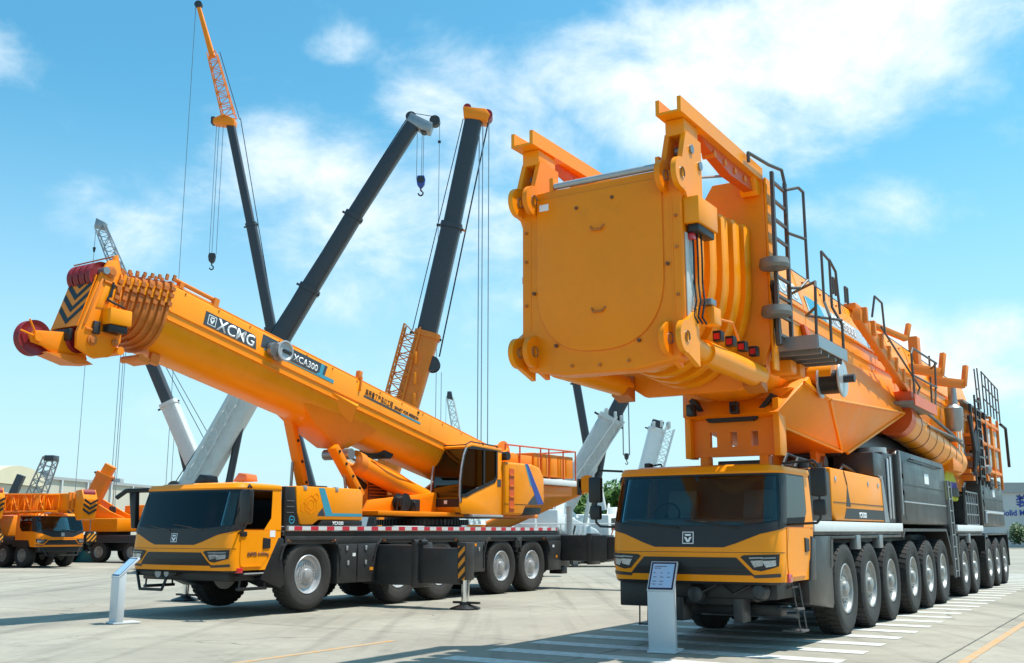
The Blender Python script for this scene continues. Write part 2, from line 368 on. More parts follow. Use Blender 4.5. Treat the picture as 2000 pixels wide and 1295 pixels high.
def text(body, size, m, parent, org, right, up, name='lettering', bold=0.0, shear=0.0, sx=1.0, align='LEFT', thick=.004):
    cu = bpy.data.curves.new('lettering', 'FONT'); cu.body = body; cu.size = size; cu.extrude = 0; cu.offset = bold; cu.shear = shear
    cu.align_x = align; cu.resolution_u = 3
    ob = bpy.data.objects.new('tmp', cu); COL.objects.link(ob)
    dg = bpy.context.evaluated_depsgraph_get()
    me = bpy.data.meshes.new_from_object(ob.evaluated_get(dg)); bpy.data.objects.remove(ob); bpy.data.curves.remove(cu)
    r = Vector(right).normalized(); u = Vector(up).normalized(); n = r.cross(u)
    M = Matrix(((r.x, u.x, n.x, org[0]), (r.y, u.y, n.y, org[1]), (r.z, u.z, n.z, org[2]), (0, 0, 0, 1)))
    bm = bmesh.new(); bm.from_mesh(me)
    for v in bm.verts: v.co.x *= sx
    ex = bmesh.ops.extrude_face_region(bm, geom=bm.faces[:])
    for g in ex['geom']:
        if isinstance(g, bmesh.types.BMVert): g.co.z += thick
    bmesh.ops.recalc_face_normals(bm, faces=bm.faces)
    bm.transform(M); bm.to_mesh(me); bm.free()
    me.name = name; me.materials.clear(); me.materials.append(MATS[m])
    o = bpy.data.objects.new(name, me)
    return link(o, parent)

def plate(poly, org, right, up, d0, d1, M=None):
    """flat polygon (a along right, b along up) from depth d0 to d1 along the normal"""
    r = Vector(right).normalized(); u = Vector(up).normalized(); n = r.cross(u); o = Vector(org)
    mb = MB(M); k = len(poly)
    vs = [o + r * a + u * b + n * d for d in (d0, d1) for a, b in poly]
    return mb.add(vs, [tuple(range(k - 1, -1, -1)), tuple(range(k, 2 * k))] + [(i, (i + 1) % k, (i + 1) % k + k, i + k) for i in range(k)])

def ring_poly(pts, w):
    """polygon outline band: outer pts and inner pts shrunk towards the centre"""
    cx = sum(p[0] for p in pts) / len(pts); cy = sum(p[1] for p in pts) / len(pts)
    return [(cx + (p[0] - cx) * (1 - w), cy + (p[1] - cy) * (1 - w)) for p in pts]

def lattice(mb, p0, p1, w0, w1, n, r, side=None):
    p0 = Vector(p0); p1 = Vector(p1); d = (p1 - p0).normalized()
    a = (Vector(side) if side else d.orthogonal()).normalized(); a = (a - d * a.dot(d)).normalized(); b = d.cross(a)
    C = ((-1, -1), (1, -1), (1, 1), (-1, 1))
    def K(t, c): w = (w0 + (w1 - w0) * t) / 2; return p0 + (p1 - p0) * t + a * (c[0] * w) + b * (c[1] * w)
    for c in C: mb.cyl(K(0, c), K(1, c), r, n=5)
    for i in range(n):
        t0, t1 = i / n, (i + 1) / n
        for k in range(4):
            c0, c1 = C[k], C[(k + 1) % 4]
            if i % 2: c0, c1 = c1, c0
            mb.cyl(K(t0, c0), K(t1, c1), r * .6, n=4, cap=False)
            mb.cyl(K(t0, c0), K(t0, c1), r * .5, n=4, cap=False)
    return mb

# ------------------------------------------------------------------ setting: ground
OR = Vector((5.40738 - 1.3 * VX, 17.33718 - 1.3 * VY, 0))      # big right crane, centre line at first axle region
OL = Vector((-4.14397 - 1.42 * VX, 22.50654 - 1.42 * VY, 0))   # left crane
def RW(u, v, z=0): return Vector((OR.x + u * UX + v * VX, OR.y + u * UY + v * VY, z))   # v measured from the centre line

def build_ground():
    S = 3000
    g = MB().add([(-S, -S, -.03), (S, -S, -.03), (S, S, -.03), (-S, S, -.03)], [(0, 1, 2, 3)]).build('ground', 'concrete', smooth=False)
    tag(g, 'pale concrete yard with slab joints and painted bay stripes', kind='structure')
    fr = empty('slab_frame', None)
    bpy.data.objects.remove(fr)
    vb = [-73.0, -68.85, -64.7, -60.55, -56.4, -52.25, -48.1, -43.95, -39.8, -35.65, -31.5, -27.35, -23.2, -19.05, -14.9, -10.75, -7.15, -5.15, -1.0, 3.15, 7.3, 11.45, 15.6, 19.75, 23.9]
    ub = [-16.1 + 6.4 * i for i in range(12)]
    # dark joint filler under the slabs
    c = [RW(ub[0], vb[0], -.018), RW(ub[-1], vb[0], -.018), RW(ub[-1], vb[-1], -.018), RW(ub[0], vb[-1], -.018)]
    MB().add(c, [(0, 1, 2, 3)]).build('joint_filler', 'joint', g, smooth=False)
    cache = {}
    for i in range(len(vb) - 1):
        w = vb[i + 1] - vb[i] - .034; key = round(w, 3)
        if key not in cache:
            me = MB().box(-w / 2, w / 2, -3.183, 3.183, -.025, 0).build('concrete_slab', 'concrete', g, bevel=.006, seg=1)
            cache[key] = me.data; bpy.data.objects.remove(me)
        for j in range(len(ub) - 1):
            o = bpy.data.objects.new('concrete_slab', cache[key]); link(o, g)
            o.location = RW((ub[j] + ub[j + 1]) / 2, (vb[i] + vb[i + 1]) / 2, random.uniform(-.0015, .0015)); o.rotation_euler = (0, 0, -AX)
    # white hatch stripes of the parking bay
    st = MB().box(-2.32, 2.32, -.20, .20, .003, .006)
    me = st.build('painted_stripe', 'paint_white', g, smooth=False); data = me.data; bpy.data.objects.remove(me)
    for k in range(-4, 26):
        o = bpy.data.objects.new('painted_stripe', data); link(o, g)
        o.location = RW(-1.05 + 1.17 * k + random.uniform(-.02, .02), -.22 + random.uniform(-.02, .02), 0); o.rotation_euler = (0, 0, -AX + random.uniform(-.004, .004))
    for v, a, b in ((-4.48, -14, -4.4), (3.45, -9, 40)):
        ln = MB().box(-.06, .06, a, b, .003, .006).build('painted_line', 'paint_orange', g, smooth=False)
        ln.location = RW(0, v, 0); ln.rotation_euler = (0, 0, -AX)
build_ground()
# ------------------------------------------------------------------ shared crane pieces
WHEELS = {}
def wheel(parent, loc, kind='silver', flip=False, R=.74, steer=0.0):
    key = (kind, R)
    if key not in WHEELS:
        k = R / .74
        w = empty('wheel')
        t = MB()
        prof = [(.395, -.17), (.43, -.195), (.52, -.212), (.60, -.215), (.665, -.205), (.705, -.185), (.722, -.15), (.726, -.05), (.726, .05), (.722, .15), (.705, .185), (.665, .205), (.60, .215), (.585, .211), (.52, .212), (.505, .207), (.43, .195), (.395, .17)]
        t.lathe([(r * k, a) for r, a in prof + prof[:1]], (0, 0, 0), (1, 0, 0), 48, False)
        for i in range(40):
            for side in (-1, 1):
                a = 2 * PI * (i + (.5 if side > 0 else 0)) / 40; da = .052
                q = []
                for rr in (.715 * k, .742 * k):
                    for x, sk in ((.02, .0), (.185, .05)):
                        for s2 in (-1, 1):
                            aa = a + s2 * da + sk; r2 = rr - (.018 if x > .1 and rr > .72 * k else 0)
                            q.append((side * x, r2 * math.cos(aa), r2 * math.sin(aa)))
                t.add(q, [(0, 1, 3, 2), (4, 6, 7, 5), (0, 4, 5, 1), (2, 3, 7, 6), (0, 2, 6, 4), (1, 5, 7, 3)])
        t.build('tyre', 'rubber', w)
        rm = MB().lathe([(0, -.14), (.37 * k, -.14), (.385 * k, .14), (.405 * k, .185), (.390 * k, .198), (.370 * k, .185), (.352 * k, .135), (.30 * k, .105), (.26 * k, .135), (.20 * k, .14), (0, .14)], (0, 0, 0), (1, 0, 0), 40)
        m = {'silver': 'silver', 'grey': 'rim_grey'}[kind]
        rim = rm.build('rim', m, w)
        ho = MB()
        for i in range(18):                                   # hand holes of the disc
            a = 2 * PI * i / 18; c, s_ = math.cos(a), math.sin(a)
            ho.cyl((.070, .318 * k * c, .318 * k * s_), (.106, .308 * k * c, .308 * k * s_), .018 * k, .015 * k, 8)
        ho.build('vent_hole', 'black', w)
        hb = MB().lathe([(.19 * k, .13), (.19 * k, .15), (.125 * k, .155), (.115 * k, .20), (.085 * k, .215), (.0, .22)], (0, 0, 0), (1, 0, 0), 24)
        for i in range(20):
            a = 2 * PI * i / 20; c, s_ = math.cos(a), math.sin(a)
            hb.cyl((.12, .226 * k * c, .226 * k * s_), (.16, .226 * k * c, .226 * k * s_), .015 * k, n=6)
        hb.build('hub', m, w)
        WHEELS[key] = w
        o = w; o.parent = parent
    else:
        o = copy_tree(WHEELS[key], parent)
    o.location = loc; o.rotation_euler = (random.uniform(0, 6.28), 0, (PI if flip else 0) + steer)
    return o

def rail(parent, paths, r=.022, m='railgrey', name='handrail'):
    """bent tubes; separate runs that do not meet become parts of their own"""
    runs = []
    for p in paths:
        hit = [g for g in runs if any((Vector(a) - Vector(b)).length < .12 for a in p for q in g for b in q) or any(_near(p, q) for q in g)]
        g = [p]
        for h in hit: g += h; runs.remove(h)
        runs.append(g)
    first = None
    for g in runs:
        mb = MB()
        for p in g:
            mb.tube(p, r, 7)
            for q in p[1:-1]: mb.lathe([(0, -r), (r * .7, -r * .7), (r, 0), (r * .7, r * .7), (0, r)], q, (0, 0, 1), 8)
        o = mb.build(name, m, parent)
        first = first or o
    return first
def _near(p, q):
    """does an end of one polyline lie on the other"""
    def d(a, s0, s1):
        a, s0, s1 = Vector(a), Vector(s0), Vector(s1); L = (s1 - s0).length_squared or 1e-9
        t = max(0, min(1, (a - s0).dot(s1 - s0) / L)); return (a - s0 - (s1 - s0) * t).length
    return any(d(e, s0, s1) < .13 for x, y in ((p, q), (q, p)) for e in (x[0], x[-1]) for s0, s1 in zip(y, y[1:]))

def ladder(parent, p0, p1, side, w, n, m='steel', rw=.03, name='ladder'):
    """rails from p0 to p1, offset by side*w/2; every rung is a child"""
    p0 = Vector(p0); p1 = Vector(p1); sd = Vector(side).normalized() * (w / 2)
    o = MB().beam(p0 - sd, p1 - sd, .05, .07, sd).beam(p0 + sd, p1 + sd, .05, .07, sd).build(name, m, parent)
    d = (p1 - p0)
    proto = MB().beam(-sd, sd, rw, rw).build('rung', m, o, smooth=False)
    for i in range(n):
        r = proto if i == 0 else proto.copy()
        if i: COL.objects.link(r)
        r.location = p0 + d * ((i + .5) / n)
    return o

class CabSurf:
    """the skin of a truck cab: s runs round the plan outline from the centre of the front, z is height"""
    def __init__(s, half, y0, z0, z1, length, rc=.26):
        s.h, s.y0, s.z0, s.z1, s.L, s.rc = half, y0, z0, z1, length, rc
        s.sA = half - rc; s.sB = s.sA + rc * PI / 2
    def yf(s, z):
        t = (z - s.z0) / (s.z1 - s.z0)
        K = [(0, .05), (.12, 0), (.28, .0), (.48, .04), (.92, .27), (.97, .26), (1, .36)]
        for (a, ya), (b, yb) in zip(K, K[1:]):
            if t <= b: return ya + (yb - ya) * max(0, (t - a)) / (b - a)
        return K[-1][1]
    def k(s, z):
        t = (z - s.z0) / (s.z1 - s.z0)
        return 1.0 - .035 * max(0, (t - .45) / .55) ** 1.3
    def P0(s, q, z):
        a = abs(q); sg = 1 if q >= 0 else -1; bow = .10
        b = lambda x: bow * (x / s.h) ** 2
        if a <= s.sA: x, y = a, b(a)
        elif a <= s.sB:
            t = (a - s.sA) / s.rc; x = s.sA + s.rc * math.sin(t); y = b(s.sA) + s.rc * (1 - math.cos(t))
        else: x, y = s.h, b(s.sA) + s.rc + (a - s.sB)
        yf = s.yf(z); w = max(0, 1 - (a / (s.sB + .35)) ** 2) if a < s.sB + .35 else 0
        return Vector((sg * x * s.k(z), s.y0 + y + yf * (1 if a < s.sB else max(0, 1 - (a - s.sB) / .8)), z))
    def P(s, q, z, d=0.0):
        p = s.P0(q, z)
        if d:
            e = .01; n = (s.P0(q + e, z) - s.P0(q - e, z)).cross(s.P0(q, z + e) - s.P0(q, z - e)).normalized()
            p = p + n * d
        return p
    def s_end(s): return s.sB + s.L - s.rc - .07
    def patch(s, poly, d=.006, back=.02, ds=.06, dz=.045):
        """polygon in (s,z) laid on the skin, d proud of it, with rims going back into it"""
        bm = bmesh.new(); vs = [bm.verts.new((a, b, 0)) for a, b in poly]; bm.faces.new(vs)
        a0, a1 = min(p[0] for p in poly), max(p[0] for p in poly); b0, b1 = min(p[1] for p in poly), max(p[1] for p in poly)
        def cut(co, no): bmesh.ops.bisect_plane(bm, geom=bm.verts[:] + bm.edges[:] + bm.faces[:], plane_co=co, plane_no=no, dist=1e-5)
        x = math.floor(a0 / ds) * ds
        while x < a1:
            if x > a0: cut((x, 0, 0), (1, 0, 0))
            x += ds
        y = math.floor(b0 / dz) * dz
        while y < b1:
            if y > b0: cut((0, y, 0), (0, 1, 0))
            y += dz
        bm.verts.index_update(); bm.verts.ensure_lookup_table()
        n = len(bm.verts)
        vt = [s.P(v.co.x, v.co.y, d) for v in bm.verts] + [s.P(v.co.x, v.co.y, -back) for v in bm.verts]
        fs = [tuple(v.index for v in f.verts) for f in bm.faces]
        be = [(e.verts[0].index, e.verts[1].index) for e in bm.edges if len(e.link_faces) == 1]
        fs2 = fs + [tuple(i + n for i in reversed(f)) for f in fs] + [(a, b, b + n, a + n) for a, b in be]
        bm.free()
        return MB().add(vt, fs2)

def carrier_cab(parent, half, y0, z0, z1, length, paint='yellow', detail=True, far=False, sides=(1, -1)):
    """driver's cab of a crane carrier: orange lower shell, black belt, wrap-round screen, roof"""
    c = empty('driver_cab', parent)
    S = CabSurf(half, y0, z0, z1, length); H = z1 - z0; Z = lambda t: z0 + H * t
    se = S.s_end(); NS = [-se, -se + .5, -S.sB - .45] + [-S.sB + (2 * S.sB) * i / 36 for i in range(37)] + [S.sB + .45, se - .5, se]
    def shell(zs, name, m):
        rings = [[S.P(q, z) for q in NS] for z in zs]
        mb = MB().loft(rings, cap=True); return mb.build(name, m, c, ang=40)
    shell([Z(0), Z(.03), Z(.06), Z(.09), Z(.12), Z(.16), Z(.20), Z(.24), Z(.28), Z(.33), Z(.38), Z(.43), Z(.48)], 'cab_body', paint)
    # roof cap with a visor lip
    rr = [[S.P(q, Z(.93), .012) for q in NS], [S.P(q, Z(.95), .03) for q in NS], [S.P(q, Z(.985), .02) for q in NS], [S.P(q, Z(1.0), -.05) for q in NS], [S.P(q, Z(1.02), -.22) for q in NS]]
    MB().loft(rr).build('roof', paint, c, ang=40)
    # inside
    yb = y0 + length + .30
    MB().box(-half + .06, half - .06, yb - .32, yb - .26, Z(.45), Z(.94)).build('rear_wall', 'dash', c)
    MB().prism([(y0 + .18, Z(.44)), (y0 + .62, Z(.44)), (y0 + .55, Z(.545)), (y0 + .25, Z(.53))], 'x', -half + .12, half - .12).build('dashboard', 'dash', c, bevel=.02)
    for sx in (-.62, .62):
        st = MB().box(sx - .26, sx + .26, y0 + .85, y0 + 1.3, Z(.40), Z(.49)).build('seat', 'seat', c, bevel=.04)
        MB().prism([(y0 + 1.22, Z(.48)), (y0 + 1.36, Z(.48)), (y0 + 1.45, Z(.80)), (y0 + 1.36, Z(.82))], 'x', sx - .24, sx + .24).build('backrest', 'seat', st, bevel=.04)
    sw = MB()
    for i in range(20):
        a, b = 2 * PI * i / 20, 2 * PI * (i + 1) / 20
        f = lambda t: (-.62 + .2 * math.cos(t), y0 + .72 + .08 * math.sin(t), Z(.58) + .17 * math.sin(t))
        sw.cyl(f(a), f(b), .016, n=6)
    sw.cyl((-.62, y0 + .6, Z(.5)), (-.62, y0 + .72, Z(.58)), .03).build('steering_wheel', 'black', c)
    # glazing, black pillars
    ws = .90 * S.sA + .12
    wt = S.sB - .10
    MB_ = S.patch([(-wt + .02, Z(.52)), (-wt * .55, Z(.475)), (wt * .55, Z(.475)), (wt - .02, Z(.52)), (wt - .06, Z(.915)), (-wt + .06, Z(.915))], .012, .004)
    MB_.build('windscreen', 'glass', c)
    S.patch([(-wt - .02, Z(.905)), (wt + .02, Z(.905)), (wt + .02, Z(.955)), (-wt - .02, Z(.955))], .008, .03).build('screen_header', 'black', c)
    # black mask below the screen, dipping in the middle
    dip = [(-wt - .08, Z(.545)), (-wt - .08, Z(.455)), (-.80 * half, Z(.405)), (-.54 * half, Z(.325)), (-.40 * half, Z(.29)), (.40 * half, Z(.29)), (.54 * half, Z(.325)), (.80 * half, Z(.405)), (wt + .08, Z(.455)), (wt + .08, Z(.545)), (wt - .02, Z(.525)), (wt * .55, Z(.48)), (-wt * .55, Z(.48)), (-wt + .02, Z(.525))]
    S.patch(dip, .007, .03).build('screen_surround', 'gloss_black' if False else 'black', c)
    for sg in (1, -1):
        a0, a1 = wt - .05, S.sB + .10
        S.patch([(sg * a0, Z(.46)), (sg * a1, Z(.46)), (sg * (a1 - .0), Z(.945)), (sg * (a0 - .04), Z(.945))][::sg], .009, .04).build('pillar', 'black', c)
        b1 = se - .28
        S.patch([(sg * a1, Z(.465)), (sg * (b1 - .20), Z(.465)), (sg * b1, Z(.60)), (sg * (b1 + .04), Z(.925)), (sg * a1, Z(.925))][::sg], .006, .006).build('door_window', 'glass_dark', c)
        # rear pillar in body colour
        S.patch([(sg * (b1 - .20), Z(.46)), (sg * se, Z(.46)), (sg * se, Z(.945)), (sg * (b1 + .04), Z(.945)), (sg * (b1 + .04), Z(.925)), (sg * b1, Z(.60))][::sg], .008, .05).build('rear_pillar', paint, c)
        S.patch([(sg * a1, Z(.915)), (sg * (b1 + .05), Z(.915)), (sg * (b1 + .05), Z(.945)), (sg * a1, Z(.945))][::sg], .007, .04).build('window_header', 'black', c)
        if detail:
            # door panel with its gap
            d0, d1 = S.sB + .10, b1 + .10
            dr = S.patch([(sg * d0, Z(.03)), (sg * (d1 - .35), Z(.03)), (sg * (d1 - .05), Z(.20)), (sg * d1, Z(.455)), (sg * d0, Z(.455))][::sg], .012, .01)
            dr = dr.build('door', paint, c)
            hx = d1 - .32
            S.patch([(sg * hx, Z(.24)), (sg * (hx + .20), Z(.25)), (sg * (hx + .20), Z(.36)), (sg * hx, Z(.37))][::sg], .03, .0).build('door_handle', 'black', dr, bevel=.008)
            S.patch([(sg * (d0 + .02), Z(.04)), (sg * (d1 - .38), Z(.04)), (sg * (d1 - .36), Z(.055)), (sg * (d0 + .02), Z(.055))][::sg], .03, .0).build('door_sill', paint, dr)
    # crease, grille, headlamps, lower lip
    S.patch([(-S.sB, Z(.246)), (S.sB, Z(.246)), (S.sB, Z(.250)), (-S.sB, Z(.250))], .003, .005).build('panel_gap', 'blackprint', c)
    g = S.patch([(-.72 * half, Z(.058)), (.72 * half, Z(.058)), (.54 * half, Z(.205)), (-.54 * half, Z(.205))], .008, .01).build('grille', 'black', c)
    for i in range(4):
        zz = .078 + .032 * i; hw = (.665 - .038 * i) * half
        S.patch([(-hw, Z(zz)), (hw, Z(zz)), (hw, Z(zz + .008)), (-hw, Z(zz + .008))], .016, .0).build('grille_slat', 'black', g)
    for sg in (1, -1):
        a, b = .60 * half, S.sB - .16
        fr = S.patch([(sg * (a + .03), Z(.225)), (sg * (a - .02), Z(.21)), (sg * (a + .15), Z(.105)), (sg * (a + .26), Z(.095)), (sg * b, Z(.135)), (sg * (b + .02), Z(.235))][::sg], .012, .01).build('headlamp', 'black', c)
        for j, (u0, u1) in enumerate(((a + .17, a + .29), (a + .33, b - .05))):
            S.patch([(sg * u0, Z(.125)), (sg * u1, Z(.14)), (sg * u1, Z(.185)), (sg * (u0 - .05), Z(.18))][::sg], .022, .0).build('lamp_lens', 'lampglass', fr)
            S.patch([(sg * (u0 - .06), Z(.195)), (sg * u1, Z(.20)), (sg * u1, Z(.212)), (sg * (u0 - .07), Z(.207))][::sg], .020, .0).build('lamp_brow', 'steel', fr)
        S.patch([(sg * (a + .16), Z(.035)), (sg * (b + .02), Z(.045)), (sg * (b + .02), Z(.075)), (sg * (a + .12), Z(.06))][::sg], .006, .0).build('lamp_slot', 'darkgrey', c)
    lip = MB().loft([[S.P(q, Z(0), .0) for q in NS[3:-3]] + [S.P(q, Z(0), -.25) for q in reversed(NS[3:-3])], [S.P(q, Z(-.022), -.03) for q in NS[3:-3]] + [S.P(q, Z(-.022), -.25) for q in reversed(NS[3:-3])]])
    lip.build('bumper_lip', 'black', c)
    # badge: framed square with a V
    bz = Z(.37); yb2 = S.P(0, bz, .012)
    A = .085
    def front(poly, nm, m, d0=.008, d1=.012):
        plate(poly, S.P(0, bz), (1, 0, 0), S.P(0, bz + .05) - S.P(0, bz - .05), d0, d1).build(nm, m, c, smooth=False)
    front([(-A, -A), (A, -A), (A, A), (-A, A)], 'badge', 'decal_white', .006, .012)
    front([(-A * .86, -A * .86), (A * .86, -A * .86), (A * .86, A * .86), (-A * .86, A * .86)], 'badge_field', 'black', .006, .014)
    front([(-A * .7, A * .12), (-A * .30, A * .12), (0, -A * .38), (A * .30, A * .12), (A * .7, A * .12), (A * .22, -A * .72), (-A * .22, -A * .72)], 'badge_mark', 'decal_white', .006, .016)
    front([(-A * .45, A * .30), (A * .45, A * .30), (A * .6, A * .62), (-A * .6, A * .62)], 'badge_mark', 'decal_white', .006, .016)
    # wipers
    wp = MB()
    for x0, x1 in ((-.15, -.75), (.75, .2)):
        wp.tube([S.P(x0, Z(.455), .03), S.P(x1, Z(.50), .03)], .012, 5); wp.tube([S.P(x1 + .25, Z(.485), .03), S.P(x1 - .25, Z(.515), .03)], .010, 5)
    wp.build('wiper', 'black', c)
    return c, S

def mirror_arm(c, S, sg, y, zt, out=.55, style='loop'):
    """black tube bracket with a tall and a short mirror"""
    x0 = sg * S.h * .97; x1 = sg * (S.h + out)
    a = rail(c, [[(x0, y + .1, zt), (x1 - sg * .06, y - .02, zt + .02), (x1, y - .02, zt - .05), (x1, y - .02, zt - .78), (x1 - sg * .06, y, zt - .84), (x0, y + .12, zt - .86)]], .018, 'black', 'mirror_bracket')
    MB().box(x1 - .11, x1 + .11, y - .07, y + .03, zt - .48, zt - .08).build('mirror', 'black', a, bevel=.03)
    MB().box(x1 - .09, x1 + .09, y - .07, y + .03, zt - .74, zt - .52).build('mirror', 'black', a, bevel=.03)
    return a

def fascia(parent, x, y0, y1, ztop, zarch, arches, panels, m='darkgrey', th=.05, name='side_fascia'):
    """side skirt seen from the side: a top band from zarch to ztop, with full panels (y0,y1,z) and chamfered wheel arches"""
    sg = 1 if x > 0 else -1
    MB().box(x - sg * th, x, y0, y1, zarch, ztop).build(name, m, parent, bevel=.012)
    for (a, b, zb) in panels:
        MB().box(x - sg * .55, x + sg * .004, a, b, zb, zarch - .004).build('tool_locker', m, parent, bevel=.018)
    for (a, b) in arches:
        mb = MB()
        o = [(a - .10, zarch + .16), (b + .10, zarch + .16), (b + .16, zarch), (b + .20, zarch - .32)]
        t = .06
        pts = [(a - .12, zarch - .30), (a - .02, zarch - .04), (a + .16, zarch + .10), (b - .16, zarch + .10), (b + .02, zarch - .04), (b + .12, zarch - .30)]
        for p, q in zip(pts, pts[1:]):
            mb.beam((x + sg * -.20, p[0], p[1]), (x + sg * -.20, q[0], q[1]), .44, .035, (sg, 0, 0)) if False else mb.beam((x - sg * .18, p[0], p[1]), (x - sg * .18, q[0], q[1]), .035, .44, (1, 0, 0))
        mb.build('wheel_arch', m, parent)

def soft_box(x0, x1, y0, y1, z0, z1): return MB().box(x0, x1, y0, y1, z0, z1)
# ------------------------------------------------------------------ left crane
def u_ring(w, H, top=0.0, n=18, ex=2.5, ch=.10, flat=.46, slope=None):
    """boom cross-section (x, h): flat top, straight sides, rounded belly"""
    pts = [(-w + ch, top), (w - ch, top), (w - ch * .3, top - ch * .3), (w, top - ch)]
    if slope: pts = [(-w + slope[0] + .05, top), (w - slope[0] - .05, top), (w - slope[0] - .01, top - .03), (w, top - slope[1])]
    hb = top - H * flat; b = H * (1 - flat)
    for i in range(n + 1):
        a = PI * i / n; c, s = math.cos(a), math.sin(a)
        pts.append((w * math.copysign(abs(c) ** (2 / ex), c), hb - b * abs(s) ** (2 / ex)))
    pts += [(-w, top - slope[1]), (-w + slope[0] + .01, top - .03)] if slope else [(-w, top - ch), (-w + ch * .3, top - ch * .3)]
    return pts
def boom_loft(M, stations, slope=None, ex=2.5, flat=.46):
    """stations: (s, half width, height, top)"""
    return MB(M).loft([[(x, s, h) for x, h in u_ring(w, H, t, slope=slope, ex=ex, flat=flat)] for s, w, H, t in stations])

def wire_rope(parent, pts, r=.012, m='hose', name='hoist_rope', n=5): return MB().tube(pts, r, n).build(name, m, parent)

def jack(parent, x, y, top, hazard=True):
    j = MB().box(x - .12, x + .12, y - .16, y + .16, .62, top).build('jack_sleeve', 'darkgrey', parent, bevel=.015)
    if hazard:
        h = MB().box(x - .09, x + .09, -.004, .004, -.36, .36).build('hazard_panel', 'hazard', j, smooth=False); h.location = (0, y - .166, .98)
    MB().cyl((x, y, .14), (x, y, .66), .085, n=20).build('jack_rod', 'chrome', j)
    p = MB().lathe([(.12, .16), (.13, .10), (.30, .05), (.34, .03), (.34, .005), (0, .005)], (x, y, 0), (0, 0, 1), 8)
    p.box(x - .30, x + .36, y - .05, y + .05, .12, .165)
    p.build('jack_pad', 'black', j)
    return j

